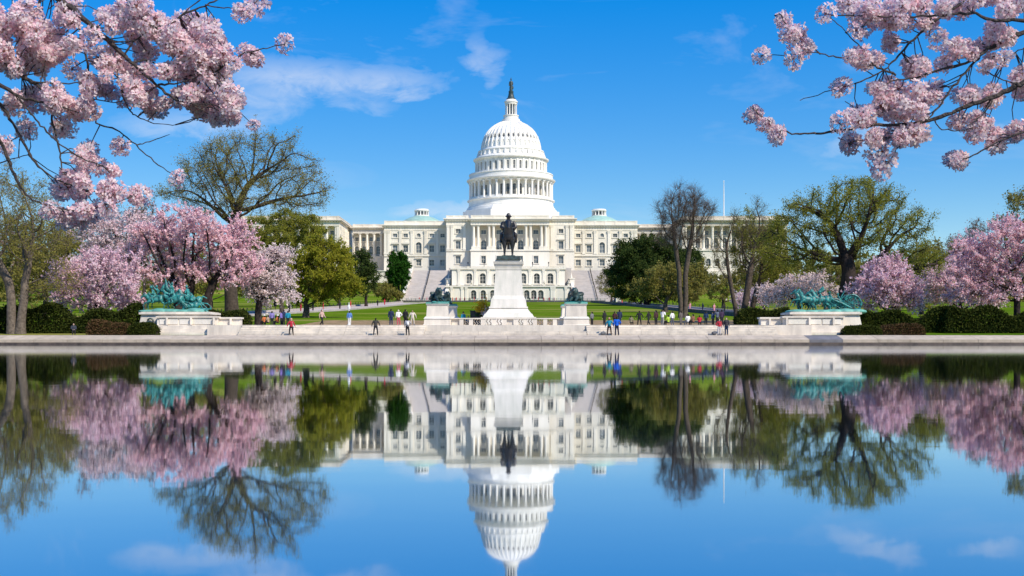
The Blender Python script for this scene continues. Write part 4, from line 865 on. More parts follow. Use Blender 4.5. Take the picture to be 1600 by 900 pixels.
for (x_, y_, z_, rz) in ((.75, -.35, .75, pi), (.85, .35, .75, pi), (1.75, 0, .6, pi)): put(SM_, ag, 'seated_soldier', (x_, y_, z_), (0, .1, rz), 1.0)
b = MB(); b.box(.2, 1.5, -.6, .6, .75, 1.2); b.box(-.4, 3.2, -.08, .08, .62, .76); b.build('limber_chest', PATINA, ag, root=z0b)
def wheel(cx0, y, cz, r):
    w = MB(); w.tube([(cx0 + r * math.cos(t), y, cz + r * math.sin(t)) for t in np.linspace(0, 2 * pi, 25)], .085, 6); w.tube([(cx0, y - .12, cz), (cx0, y + .12, cz)], .13, 8)
    for k in range(12): t = k * pi / 6; w.tube([(cx0, y, cz), (cx0 + r * math.cos(t), y, cz + r * math.sin(t))], .04, 5)
    w.build('wheel', PATINA, ag, root=z0b)
wheel(2.75, -.75, .95, .95); wheel(2.75, .75, .95, .95); wheel(.85, -.75, .75, .72)
put(organic('gun_trail', [('cap', (.6, -.85, 1.35), .09, (1.6, -.9, .95), .12), ('cap', (1.6, -.9, .95), .12, (2.6, -.9, .45), .1), ('cap', (1.5, -.6, 1.0), .1, (2.1, -.6, 1.45), .13), ('cap', (2.1, -.6, 1.45), .13, (2.8, -.6, 1.72), .14), ('cap', (2.8, -.6, 1.72), .14, (3.45, -.6, 1.55), .14), ('cap', (3.45, -.6, 1.55), .14, (3.8, -.6, 1.0), .13), ('cap', (3.8, -.6, 1.0), .13, (3.6, -.6, .4), .12), ('cap', (3.6, -.6, .4), .12, (3.0, -.6, .2), .1),
    ('cap', (1.6, -.4, 1.6), .07, (2.0, -.4, 2.3), .05)], .04, 2), ag, 'gun_carriage', (0, 0, 0))

# ------------------------------------------------------------------ trees
def rand_dirs(rs, n):
    v = rs.normal(size=(n, 3)); return v / np.linalg.norm(v, axis=1, keepdims=True)
def tubes(pos, par, rad, k=6):
    """tapered limbs following a node tree"""
    n = len(pos); has = par >= 0
    d = np.zeros((n, 3)); d[has] = pos[has] - pos[par[has]]; d[~has] = (0, 0, 1)
    d /= np.maximum(np.linalg.norm(d, axis=1, keepdims=True), 1e-6)
    main = -np.ones(n, int); best = np.zeros(n)
    for i in range(n):
        p = par[i]
        if p >= 0 and rad[i] > best[p]: best[p] = rad[i]; main[p] = i
    dd = d.copy(); hm = main >= 0; dd[hm] += d[main[hm]]; dd /= np.maximum(np.linalg.norm(dd, axis=1, keepdims=True), 1e-6)
    ang = np.arange(k) * 2 * np.pi / k; ca, sa = np.cos(ang), np.sin(ang)
    def ring(c, dr, r):
        u = np.cross(dr, np.array([0.2, 1.0, 0.15])); u /= np.maximum(np.linalg.norm(u, axis=1, keepdims=True), 1e-6); w = np.cross(u, dr)
        return c[:, None, :] + (u[:, None, :] * ca[None, :, None] + w[:, None, :] * sa[None, :, None]) * r[:, None, None]
    R0 = ring(pos, dd, rad)
    side = np.array([i for i in range(n) if par[i] >= 0 and main[par[i]] != i], int)
    V = [R0.reshape(-1, 3)]; base = np.arange(n) * k; start = np.where(par >= 0, base[np.maximum(par, 0)], 0)
    if len(side):
        Rs = ring(pos[par[side]], d[side], np.minimum(rad[side] * 1.25, rad[par[side]])); V.append(Rs.reshape(-1, 3)); start[side] = n * k + np.arange(len(side)) * k
    idx = np.where(has)[0]; a = start[idx][:, None] + np.arange(k); b_ = start[idx][:, None] + (np.arange(k) + 1) % k
    c = base[idx][:, None] + (np.arange(k) + 1) % k; e = base[idx][:, None] + np.arange(k)
    return np.concatenate(V), np.stack([a, b_, c, e], -1).reshape(-1, 4)
def sticks(p, q, r):
    """thin three-sided twigs from p to q"""
    n = len(p); d = q - p; u = np.cross(d, np.array([.3, .5, .9])); u /= np.maximum(np.linalg.norm(u, axis=1, keepdims=True), 1e-6); w = np.cross(d, u); w /= np.maximum(np.linalg.norm(w, axis=1, keepdims=True), 1e-6)
    V = np.zeros((n, 6, 3))
    for k in range(3):
        o = u * math.cos(k * 2.094) + w * math.sin(k * 2.094); V[:, k] = p + o * r; V[:, 3 + k] = q + o * r * .35
    b_ = np.arange(n)[:, None, None] * 6; f = np.array([[0, 1, 4, 3], [1, 2, 5, 4], [2, 0, 3, 5]])[None] + b_
    return V.reshape(-1, 3), f.reshape(-1, 4)
def leaves(c, size, rs, flat=0.0):
    n = len(c); u = rand_dirs(rs, n); w = np.cross(u, rand_dirs(rs, n)); w /= np.maximum(np.linalg.norm(w, axis=1, keepdims=True), 1e-6)
    s = (size * rs.uniform(.6, 1.35, n))[:, None]; nn = np.cross(u, w)
    V = np.stack([c - u * s, c + w * s * .62 + nn * s * .15, c + u * s, c - w * s * .62 + nn * s * .15], 1)
    return V.reshape(-1, 3), np.arange(n * 4).reshape(-1, 4)
def grow(A, pos, par, step, di, dk, rs, iters=140, up=0.0):
    pos = [np.array(p, float) for p in pos]; par = list(par)
    P = np.array(pos); D2 = np.full(len(A), 1e9); near = np.zeros(len(A), int)
    def upd(i0):
        Q = np.array(pos[i0:]); 
        dist = ((A[:, None, :] - Q[None]) ** 2).sum(-1); j = dist.argmin(1); m = dist[np.arange(len(A)), j]; b_ = m < D2
        D2[b_] = m[b_]; near[b_] = j[b_] + i0
    upd(0); kids = {}
    for it in range(iters):
        act = D2 < di * di
        if not act.any(): break
        nd = near[act]; v = A[act] - np.array(pos)[nd]; v /= np.maximum(np.linalg.norm(v, axis=1, keepdims=True), 1e-6)
        S_ = np.zeros((len(pos), 3)); np.add.at(S_, nd, v); i0 = len(pos)
        for i in np.unique(nd):
            if kids.get(i, 0) >= 3: continue
            s = S_[i] + rs.normal(size=3) * .25 + np.array([0, 0, up]); l = np.linalg.norm(s)
            if l < 1e-5: continue
            pos.append(pos[i] + s / l * step); par.append(i); kids[i] = kids.get(i, 0) + 1
        if len(pos) == i0: break
        upd(i0)
        keep = D2 > dk * dk; A = A[keep]; D2 = D2[keep]; near = near[keep]
        if len(A) == 0 or len(pos) > 5200: break
    return np.array(pos), np.array(par)
def tree(name, label, D, base_px, lobes, fork_py, lmat, nleaf, lsize, r0, bark=BARK, natt=900, ntw=3, twl=1.0, seed=1, up=.1, dens=1.0, deep=.8, group=None, trunks=1, lean=0.0, z0=None, twr=.02, cat='tree', spread=.35, stepf=46.0, hang=0.0, clumps=42, ex=.6, ntw_scale=1.0):
    rs = np.random.RandomState(seed); bx, by, bz = X(base_px, D), D, (ground_z(D) if z0 is None else z0)
    E = [(np.array([X(px, D), D + rs.uniform(-.1, .1) * rx * D / F, Z(py, D)]), np.array([rx * D / F, deep * rx * D / F, ry * D / F])) for (px, py, rx, ry) in lobes]
    vol = np.array([e[1].prod() ** .8 for e in E]); vol /= vol.sum(); A = []
    for (c, r), k in zip(E, vol):
        n = max(12, int(natt * k * .35)); u = rand_dirs(rs, n) * (rs.uniform(0.12, 1, n) ** .42)[:, None]; A.append(c + u * r)
        nc = max(3, int(clumps * k)); cc = rand_dirs(rs, nc) * rs.uniform(.45, 1.08, nc)[:, None]; n = max(12, int(natt * k * .65)); j = rs.randint(nc, size=n)
        A.append(c + (cc[j] + rs.normal(size=(n, 3)) * .13) * r)
    A = np.concatenate(A); A = A[A[:, 2] > bz + .8]
    width = max(A[:, 0].max() - A[:, 0].min(), 2.0); step = max(width / stepf, .16)
    zf = Z(fork_py, D); nseg = max(3, int((zf - bz) / step)); pos = []; par = []
    for tnum in range(trunks):
        ph = rs.uniform(0, 6.28); ox = (tnum - (trunks - 1) / 2) * r0 * 1.6; prev = -1
        fx = lean * (zf - bz) + (tnum - (trunks - 1) / 2) * (zf - bz) * spread
        for i in range(nseg + 1):
            t = i / nseg; pos.append([bx + ox + fx * t + .12 * r0 * math.sin(ph + 5 * t) * 3 * t, by + .3 * r0 * math.sin(ph * 2 + 4 * t) * t, bz - .25 + (zf - bz + .25) * t]); par.append(prev); prev = len(pos) - 1
    pos, par = grow(A, pos, par, step, max(width, zf - bz) * .9 + 2, step * 1.8, rs, up=up)
    n = len(pos); load = np.zeros(n); child = np.zeros(n, int)
    for i in range(n - 1, 0, -1):
        load[i] += 1.0 if child[i] == 0 else 0.0
        if par[i] >= 0: load[par[i]] += load[i]; child[par[i]] += 1
    load = np.maximum(load, 1); mx = max(load[0], 1)
    rad = np.maximum(r0 * (load / mx) ** ex, twr * 1.15)
    hgt = pos[:, 2] - bz; flare = 1 + .5 * np.exp(-np.maximum(hgt, 0) / (r0 * 2.0)); rad = np.where(load > mx * .9 / trunks, rad * flare, rad)
    root = thing(name, label, cat, (bx, by, bz), group); off = np.array([bx, by, bz])
    V, Q = tubes(pos - off, par, rad, 6)
    link('trunk', np_mesh('trunk', V, Q, bark, True), root)
    thin = np.where((load <= max(3, np.percentile(load, 62))) & (np.arange(n) > nseg * trunks + trunks))[0]
    if len(thin) == 0: thin = np.arange(n)
    m = len(thin) * ntw; src = np.repeat(thin, ntw); outd = pos[src] - pos[np.maximum(par[src], 0)]; outd /= np.maximum(np.linalg.norm(outd, axis=1, keepdims=True), 1e-6)
    dv = outd * .7 + rand_dirs(rs, m) * .85 + np.array([0, 0, up - hang]); dv /= np.linalg.norm(dv, axis=1, keepdims=True)
    tl = twl * ntw_scale * rs.uniform(.4, 1.15, m); tip = pos[src] + dv * tl[:, None]
    V, Q = sticks(pos[src] - off, tip - off, twr); link('twigs', np_mesh('twigs', V, Q, bark), root)
    if nleaf:
        # clumps: some twigs carry far more than others
        wgt = rs.uniform(0.02, 1, m) ** 2.2; wgt /= wgt.sum(); j = rs.choice(m, nleaf, p=wgt); t = rs.uniform(.15, 1.15, nleaf)[:, None]
        c = pos[src[j]] * (1 - t) + tip[j] * t + rs.normal(size=(nleaf, 3)) * (twl * .17 * dens)
        V, Q = leaves(c - off, lsize, rs); o = link('crown', np_mesh('crown', V, Q, lmat), root)
    return root
YG = leafmat('yellow green young leaves', [(.24, .26, .035), (.38, .36, .07), (.30, .31, .045), (.19, .18, .03)], .45)
YG2 = leafmat('olive young leaves', [(.26, .23, .055), (.38, .34, .10), (.31, .28, .06), (.20, .17, .04)], .45)
LIME = leafmat('lime leaves', [(.23, .25, .022), (.36, .36, .04), (.43, .39, .05), (.26, .25, .025)], .45)
DKG = leafmat('dark evergreen leaves', [(.025, .05, .014), (.055, .085, .022), (.09, .12, .03), (.035, .06, .016)], .2)
MIDG = leafmat('fresh green leaves', [(.025, .085, .012), (.05, .14, .018), (.035, .10, .014), (.016, .06, .01)], .25)
HEDGE = leafmat('hedge leaves', [(.016, .028, .008), (.04, .055, .012), (.075, .085, .016), (.025, .036, .010)], .2)
HEDGEB = leafmat('bronze hedge leaves', [(.10, .055, .03), (.16, .09, .045), (.07, .05, .02), (.05, .05, .015)], .2)
PINK = leafmat('deep pink blossom', [(.88, .57, .62), (.91, .68, .71), (.85, .50, .56), (.93, .82, .82), (.76, .44, .48)], .35)
PINKL = leafmat('pale pink blossom', [(.89, .68, .70), (.90, .77, .77), (.85, .59, .64), (.92, .84, .82), (.74, .50, .53)], .35)
PINKV = leafmat('mauve pink blossom', [(.88, .60, .67), (.90, .69, .73), (.84, .53, .62), (.93, .83, .83), (.72, .45, .52)], .35)
WPINK = leafmat('white pink blossom', [(.90, .78, .76), (.88, .70, .70), (.92, .84, .80), (.80, .62, .60)], .35)
BROWN = leafmat('bud brown haze', [(.30, .20, .16), (.40, .28, .22), (.22, .16, .13)], .4)
# --- left side, near to far
tree('maple_tree', 'tall grey-trunked tree with sparse yellow leaves at the far left edge', 127, 26, [(10, 330, 85, 75), (60, 370, 62, 60), (-40, 360, 70, 80), (90, 430, 40, 26)], 440, YG2, 22000, .085, .5, BARKG, 900, 4, 1.3, 11, up=.15, trunks=2, spread=.16, twr=.013, ex=.66)
tree('cherry_tree', 'pale pink cherry tree in front of the hedge, leftmost of the pink trees', 133, 150, [(150, 435, 72, 44), (125, 462, 48, 20), (185, 465, 42, 20), (160, 408, 40, 20)], 478, PINKV, 24000, .115, .24, BARKD, 700, 4, .75, 12, up=.16, group='cherry trees in bloom', dens=.5, twr=.012, ntw_scale=1.35)
tree('cherry_tree', 'largest deep pink cherry tree rising behind the cavalry group', 146, 300, [(300, 375, 92, 46), (245, 390, 60, 44), (355, 380, 52, 48), (385, 420, 32, 40), (260, 430, 55, 30), (340, 425, 60, 25)], 440, PINK, 52000, .125, .55, BARKD, 1100, 4, .95, 13, up=.16, group='cherry trees in bloom', trunks=3, spread=.28, dens=.5, twr=.012, ntw_scale=1.35)
tree('cherry_tree', 'white-pink cherry with long drooping sprays beside the dark leaning trunk', 150, 404, [(420, 430, 36, 34), (432, 400, 26, 14), (405, 455, 26, 18), (440, 462, 24, 12)], 462, WPINK, 14000, .115, .45, BARKD, 500, 4, .9, 14, up=.16, group='cherry trees in bloom', dens=.5, twr=.012, ntw_scale=1.35)
tree('cherry_tree', 'thin pale cherry with bare limbs showing, left of the largest pink cherry', 158, 185, [(185, 372, 55, 40), (150, 360, 38, 28), (215, 345, 34, 18), (165, 410, 45, 25)], 420, PINKL, 17000, .12, .4, BARKD, 700, 4, 1.0, 15, up=.16, group='cherry trees in bloom', lean=.15, dens=.5, twr=.012, ntw_scale=1.35)
tree('elm_tree', 'tall spreading elm with fine pale green leaves above the pink cherries', 166, 362, [(385, 250, 78, 46), (320, 285, 70, 46), (450, 290, 62, 42), (385, 300, 85, 42), (290, 305, 42, 24), (488, 312, 28, 20), (430, 245, 40, 30)], 378, YG2, 34000, .09, .95, BARK, 1500, 5, 1.5, 16, up=.12, trunks=1, twr=.013, stepf=54, ex=.58, clumps=56)
tree('linden_tree', 'bushy olive-yellow tree between the elm and the white wing', 205, 478, [(500, 425, 50, 50), (465, 440, 44, 38), (525, 430, 38, 42), (496, 395, 36, 26), (548, 445, 24, 24)], 474, LIME, 46000, .16, .5, BARK, 1000, 4, 1.2, 17, up=.08)
tree('holly_tree', 'dark green bushy tree with pale flecks left of the corridor columns', 330, 572, [(562, 415, 24, 25), (578, 430, 16, 30), (556, 440, 26, 24)], 462, DKG, 16000, .24, .4, BARKD, 500, 3, 1.2, 18)
tree('green_tree', 'rounded bright green tree standing beside the left grand staircase', 432, 623, [(623, 417, 17, 23), (622, 435, 18, 20), (626, 405, 12, 12)], 462, MIDG, 20000, .30, .5, BARKD, 500, 3, 1.3, 19)
tree('shrub_tree', 'low olive shrub below the rounded green tree by the stairs', 428, 606, [(600, 455, 16, 13), (614, 462, 18, 9)], 470, YG2, 5000, .26, .25, BARK, 250, 3, 1.2, 20)
k = 0
for (px, D, lobes, m, nl, sz, lab) in (
    (440, 232, [(440, 378, 46, 44), (412, 400, 40, 42), (484, 358, 34, 30), (456, 348, 40, 20), (400, 360, 28, 24)], YG, 36000, .15, 'yellow-green tree behind the elm hiding the left wing'),
    (70, 190, [(70, 390, 60, 60), (30, 420, 50, 50), (110, 420, 50, 45)], YG2, 16000, .19, 'olive spring tree behind the hedge at the left edge'),
    (225, 235, [(225, 360, 50, 45), (200, 400, 55, 40), (255, 400, 50, 40)], BROWN, 9000, .17, 'brownish budding tree behind the thin pale cherry'),
    (140, 260, [(140, 360, 55, 50), (100, 400, 50, 50), (170, 410, 50, 40)], BROWN, 9000, .19, 'brown twiggy tree far behind the leftmost cherry'),
    (330, 300, [(330, 420, 60, 40), (290, 440, 50, 30), (380, 440, 50, 32)], YG2, 15000, .26, 'olive tree far behind the largest pink cherry'),
    (430, 330, [(430, 420, 55, 44), (395, 440, 40, 30), (465, 440, 40, 32)], YG2, 15000, .28, 'olive tree seen between elm trunk and bushy yellow tree'),
    (20, 300, [(20, 400, 60, 60), (-40, 410, 60, 60), (60, 430, 60, 40)], BROWN, 11000, .26, 'brown background tree at the far left edge'),
    (530, 345, [(528, 440, 26, 22), (515, 455, 24, 14)], LIME, 9000, .24, 'small lime green tree in front of the dark holly'),
    (210, 330, [(210, 430, 60, 36), (150, 445, 50, 30), (265, 445, 50, 28)], YG2, 13000, .28, 'olive tree low in the background behind the cherry row')):
    tree('background_tree', lab, D, px, lobes, max(q[1] for q in lobes) + 18, m, nl, sz, .4, BARK, 600, 4, 1.4, 40 + k, group='trees behind the cherries', up=.1); k += 1
# --- right side
tree('magnolia_tree', 'broad dark evergreen tree hiding the right end of the flanking block', 345, 1010, [(1010, 405, 52, 32), (975, 412, 28, 28), (1055, 420, 46, 36), (1030, 440, 60, 24), (985, 440, 34, 22), (1085, 440, 26, 26)], 462, DKG, 95000, .26, .7, BARKD, 1500, 4, 1.7, 21, clumps=110, dens=1.5)
tree('small_olive_tree', 'small olive-green tree before the dark evergreen with dividing trunk', 250, 1040, [(1040, 435, 32, 26), (1075, 450, 34, 24), (1010, 450, 30, 18), (1095, 425, 18, 20)], 472, YG2, 13000, .19, .42, BARK, 600, 4, 1.2, 22, up=.1)
tree('bare_tree', 'tall leafless tree with twin stems standing before the right wing', 205, 1067, [(1068, 318, 32, 34), (1048, 335, 24, 30), (1095, 330, 28, 28), (1070, 360, 38, 34), (1040, 372, 16, 16)], 430, BROWN, 11000, .055, .40, BARK, 950, 8, 1.7, 23, up=.25, trunks=2, spread=.07, twr=.013, stepf=44, ex=.66)
tree('bare_tree', 'leafless V-forked tree left of the artillery group', 168, 1155, [(1130, 395, 20, 45), (1175, 375, 28, 55), (1190, 350, 18, 25), (1150, 350, 20, 24)], 480, YG2, 5000, .07, .30, BARK, 420, 4, 1.3, 24, up=.25, trunks=2, spread=.36, twr=.012, ex=.66)
tree('bare_tree', 'dark upright tree with thin olive leaves right of the V-forked tree', 172, 1175, [(1180, 400, 32, 50), (1205, 395, 28, 46), (1165, 360, 16, 36), (1215, 430, 28, 24)], 475, YG, 24000, .10, .38, BARK, 560, 4, 1.3, 25, up=.2, twr=.012, ex=.66)
tree('oak_tree', 'massive spreading oak with young yellow-green leaves behind the artillery group', 152, 1322, [(1335, 315, 76, 40), (1260, 345, 56, 38), (1405, 345, 56, 40), (1222, 380, 46, 40), (1434, 392, 40, 50), (1330, 360, 90, 30), (1350, 292, 40, 18), (1275, 400, 60, 24), (1400, 420, 46, 22)], 428, YG, 44000, .10, 1.05, BARKD, 1350, 4, 1.3, 26, up=.03, dens=1.15, stepf=48, twr=.014, ex=.55, clumps=80)
tree('cherry_tree', 'round mauve-pink cherry right of the artillery group', 139, 1386, [(1386, 448, 54, 34), (1365, 465, 34, 20), (1415, 468, 34, 20), (1380, 420, 30, 22), (1400, 410, 16, 14)], 482, PINKV, 27000, .115, .24, BARKD, 700, 4, .75, 27, up=.16, group='cherry trees in bloom', dens=.5, twr=.012, ntw_scale=1.35)
tree('cherry_tree', 'large pink cherry filling the right edge of the view', 134, 1592, [(1590, 395, 78, 48), (1530, 405, 52, 46), (1500, 440, 38, 36), (1560, 445, 60, 30), (1640, 400, 60, 60)], 455, PINK, 46000, .12, .36, BARKD, 1000, 4, .95, 28, up=.16, group='cherry trees in bloom', lean=-.1, dens=.5, twr=.012, ntw_scale=1.35)
tree('cherry_tree', 'darker mauve cherry between the round cherry and the right-edge cherry', 158, 1500, [(1498, 440, 50, 34), (1470, 455, 34, 26), (1530, 460, 44, 22)], 480, PINKV, 20000, .125, .26, BARKD, 600, 4, .9, 29, up=.16, group='cherry trees in bloom', dens=.5, twr=.012, ntw_scale=1.35)
tree('cherry_tree', 'low pale cherry peeping out behind the artillery horses', 165, 1248, [(1250, 452, 48, 22), (1215, 462, 34, 16), (1285, 462, 26, 16)], 480, WPINK, 11000, .12, .22, BARKD, 450, 4, .9, 30, up=.16, group='cherry trees in bloom', dens=.5, twr=.012, ntw_scale=1.35)
tree('cherry_tree', 'small faded cherry between the bare trunks on the right lawn', 230, 1195, [(1195, 462, 32, 16), (1165, 470, 24, 12)], 484, PINKL, 5000, .15, .2, BARKD, 300, 4, 1.0, 31, up=.16, group='cherry trees in bloom', dens=.5, twr=.012, ntw_scale=1.35)
k = 0
for (px, D, lobes, m, nl, sz, lab) in (
    (1590, 190, [(1600, 335, 40, 38), (1640, 370, 50, 50)], YG2, 8000, .18, 'pale leafed tree rising above the right-edge cherry'),
    (1535, 260, [(1535, 375, 26, 32), (1500, 400, 36, 30)], BROWN, 3500, .17, 'bare twiggy tree behind the right-edge cherry'),
    (1440, 230, [(1445, 430, 40, 44), (1470, 410, 26, 30)], YG2, 10000, .2, 'olive tree behind the round mauve cherry'),
    (1290, 260, [(1290, 440, 44, 28), (1250, 440, 40, 30), (1340, 440, 40, 28)], YG2, 12000, .22, 'olive tree low behind the oak trunk'),
    (1130, 300, [(1130, 450, 36, 22), (1165, 445, 34, 26), (1205, 440, 36, 30)], YG2, 11000, .24, 'olive tree below the right wing between bare trunks'),
    (1400, 320, [(1400, 430, 60, 40), (1460, 440, 50, 36), (1340, 440, 50, 30)], BROWN, 11000, .28, 'brown hazy tree far behind the round mauve cherry'),
    (1560, 320, [(1560, 420, 60, 50), (1620, 420, 60, 60), (1500, 440, 50, 36)], YG2, 12000, .28, 'olive background tree at the far right edge'),
    (955, 418, [(955, 448, 16, 20), (942, 440, 12, 20), (968, 455, 14, 14)], YG2, 2400, .2, 'small sparse tree in front of the right grand staircase'),
    (1000, 360, [(985, 458, 34, 13), (1020, 462, 26, 11)], LIME, 9000, .24, 'low lime green tree at the foot of the dark evergreen'),
    (1240, 400, [(1240, 420, 60, 40), (1300, 430, 60, 40), (1190, 440, 40, 26)], YG2, 14000, .34, 'tall olive tree hiding the far end of the right wing')):
    tree('background_tree', lab, D, px, lobes, max(q[1] for q in lobes) + 14, m, nl, sz, .38, BARK, 550, 4, 1.4, 60 + k, group='trees behind the cherries', up=.1); k += 1

# ------------------------------------------------------------------ hedges and bushes: dense leaf shells on a branchy core
def hedge(name, label, D, p0, p1, ytop, ybot, depth, lm, n, size, seed, zbot=None, bumpy=.34, cat='hedge'):
    rs = np.random.RandomState(seed); x0_, x1_ = X(p0, D), X(p1, D); zb, zt_ = (Z(ybot, D) if zbot is None else zbot), Z(ytop, D)
    cx_, hx, hz = (x0_ + x1_) / 2, (x1_ - x0_) / 2, zt_ - zb
    root = thing(name, label, cat, (cx_, D, zb))
    u = rs.uniform(-1, 1, n); side = rs.uniform(0, 1, n); ph = rs.uniform(0, 6, 8)
    top = hz * (1 - bumpy * .5 + bumpy * (.5 * np.sin(u * hx * 1.3 + ph[0]) + .5 * np.sin(u * hx * .55 + ph[1])))
    top = top * np.clip(1 - np.maximum(np.abs(u) - (1 - .5 / max(hx, .6)), 0) * max(hx, .6) * .9, .25, 1)
    a = side * math.pi; rr_ = rs.uniform(.72, 1.0, n) ** .6
    y = -np.cos(a) * depth / 2 * rr_; y = np.sign(y) * np.minimum(np.abs(y) * 1.25, depth / 2); z = top * np.clip(np.sin(a) * 1.55, 0, 1) * rr_
    low = rs.uniform(0, 1, n) < .35; z[low] *= rs.uniform(0, 1, low.sum())
    c = np.stack([u * hx, y, z], 1) + rs.normal(size=(n, 3)) * size * .6
    V, Q = leaves(c, size, rs); link('foliage', np_mesh('foliage', V, Q, lm), root)
    b = MB(); ns = max(5, int(hx * 2 / .8))
    for i in range(ns):
        xx = -hx * .92 + 1.84 * hx * i / max(1, ns - 1); hh = hz * .62
        for q in range(3): b.tube([(xx, 0, -.1), (xx + rs.uniform(-.15, .15), rs.uniform(-.3, .3) * depth, hh * .5), (xx + rs.uniform(-.35, .35), rs.uniform(-.4, .4) * depth, hh * 1.2)], [.06, .04, .015], 4)
    link('branches', b.mesh('branches', BARKD), root); return root
hedge('hedge', 'long dark clipped hedge across the left edge behind the path', 129.5, -60, 222, 477, 520, 2.6, HEDGE, 26000, .13, 1)
hedge('hedge', 'dark hedge behind the cavalry pedestal extension', 133.5, 318, 390, 484, 508, 2.2, HEDGE, 9000, .13, 2)
hedge('bush', 'rounded dark clipped bush in front of the cavalry pedestal', 123.6, 204, 246, 504.5, 523, 1.8, HEDGE, 7000, .09, 3, cat='bush', bumpy=.08)
hedge('bush', 'low brownish bush left of the rounded clipped bush', 124.2, 138, 204, 502, 522, 1.6, HEDGEB, 7000, .10, 4, cat='bush')
hedge('hedge', 'dark clipped hedge in front of the artillery pedestal', 123.6, 1317, 1374, 509, 525, 1.8, HEDGE, 7000, .09, 5, bumpy=.06)
hedge('hedge', 'bronze-leafed hedge right of the dark clipped hedge', 123.7, 1374, 1442, 507, 525, 1.7, HEDGEB, 7500, .09, 6, bumpy=.1)
hedge('hedge', 'dark hedge between the bare trunks and artillery pedestal', 133.5, 1150, 1236, 483, 508, 2.2, HEDGE, 10000, .13, 7)
hedge('hedge', 'tall dark hedge behind the artillery pedestal running to the right', 131, 1346, 1480, 481, 522, 2.4, HEDGE, 16000, .13, 8)
hedge('hedge', 'tall dark uneven hedge along the right edge', 130, 1470, 1680, 480, 522, 2.6, HEDGE, 22000, .13, 9, bumpy=.28)

# far-off woods closing the view behind the trees on both sides
for side, p0, p1, lab in (('left', -260, 400, 'far wooded slope behind the trees on the left'), ('right', 1200, 1860, 'far wooded slope behind the trees on the right')):
    rs = np.random.RandomState(7 if side == 'left' else 8); n = 30000; D = 560.0
    nb = 46; bx = rs.uniform(p0, p1, nb); bd = rs.uniform(-60, 60, nb); bh = rs.uniform(28, 74, nb) * (0.55 if side == 'left' else .5); j = rs.randint(nb, size=n); u = rand_dirs(rs, n) * (rs.uniform(0, 1, n) ** .33)[:, None]
    c = np.stack([X(bx[j], D) + u[:, 0] * 13, D + bd[j] + u[:, 1] * 13, 15 + bh[j] * .5 * (1 + u[:, 2]) * .9], 1)
    V, Q = leaves(c, .75, rs); o = link('far_wood', np_mesh('far_wood', V, Q, YG2 if side == 'left' else YG2)); tag(o, lab, 'wood', kind='stuff')

# ------------------------------------------------------------------ people
def joints(pose):
    J = {'hipL': (-.09, 0, .92), 'hipR': (.09, 0, .92), 'kneeL': (-.10, -.01, .50), 'kneeR': (.10, -.01, .50), 'ankL': (-.11, .02, .09), 'ankR': (.11, .02, .09),
         'shL': (-.19, 0, 1.42), 'shR': (.19, 0, 1.42), 'elL': (-.26, .02, 1.14), 'elR': (.26, .02, 1.14), 'wrL': (-.27, -.06, .88), 'wrR': (.27, -.06, .88)}
    if pose == 'walk': J.update(kneeL=(-.1, -.17, .51), ankL=(-.1, -.24, .12), kneeR=(.1, .06, .5), ankR=(.1, .32, .14), elL=(-.25, .13, 1.15), wrL=(-.24, .12, .9), elR=(.25, -.06, 1.15), wrR=(.24, -.24, .94))
    if pose == 'photo': J.update(elL=(-.27, -.14, 1.18), wrL=(-.09, -.33, 1.44), elR=(.27, -.14, 1.18), wrR=(.09, -.33, 1.44))
    if pose == 'hips': J.update(elL=(-.38, .06, 1.17), wrL=(-.2, -.06, 1.0), elR=(.26, .02, 1.14), wrR=(.27, -.06, .88), kneeL=(-.14, 0, .5), ankL=(-.18, 0, .09))
    if pose == 'wide': J.update(kneeL=(-.16, 0, .5), ankL=(-.2, .02, .09), kneeR=(.16, 0, .5), ankR=(.2, .02, .09), elL=(-.36, 0, 1.17), wrL=(-.42, -.05, .93), elR=(.34, 0, 1.16), wrR=(.4, -.05, .92))
    if pose == 'sit': J = {k: (v[0], v[1], v[2] - .46) for k, v in J.items()}; J.update(kneeL=(-.12, -.44, .5), kneeR=(.12, -.44, .5), ankL=(-.12, -.46, .09), ankR=(.12, -.46, .09), elL=(-.26, -.06, .72), wrL=(-.1, -.3, .62), elR=(.26, -.06, .72), wrR=(.1, -.3, .62))
    return J
PM = {}
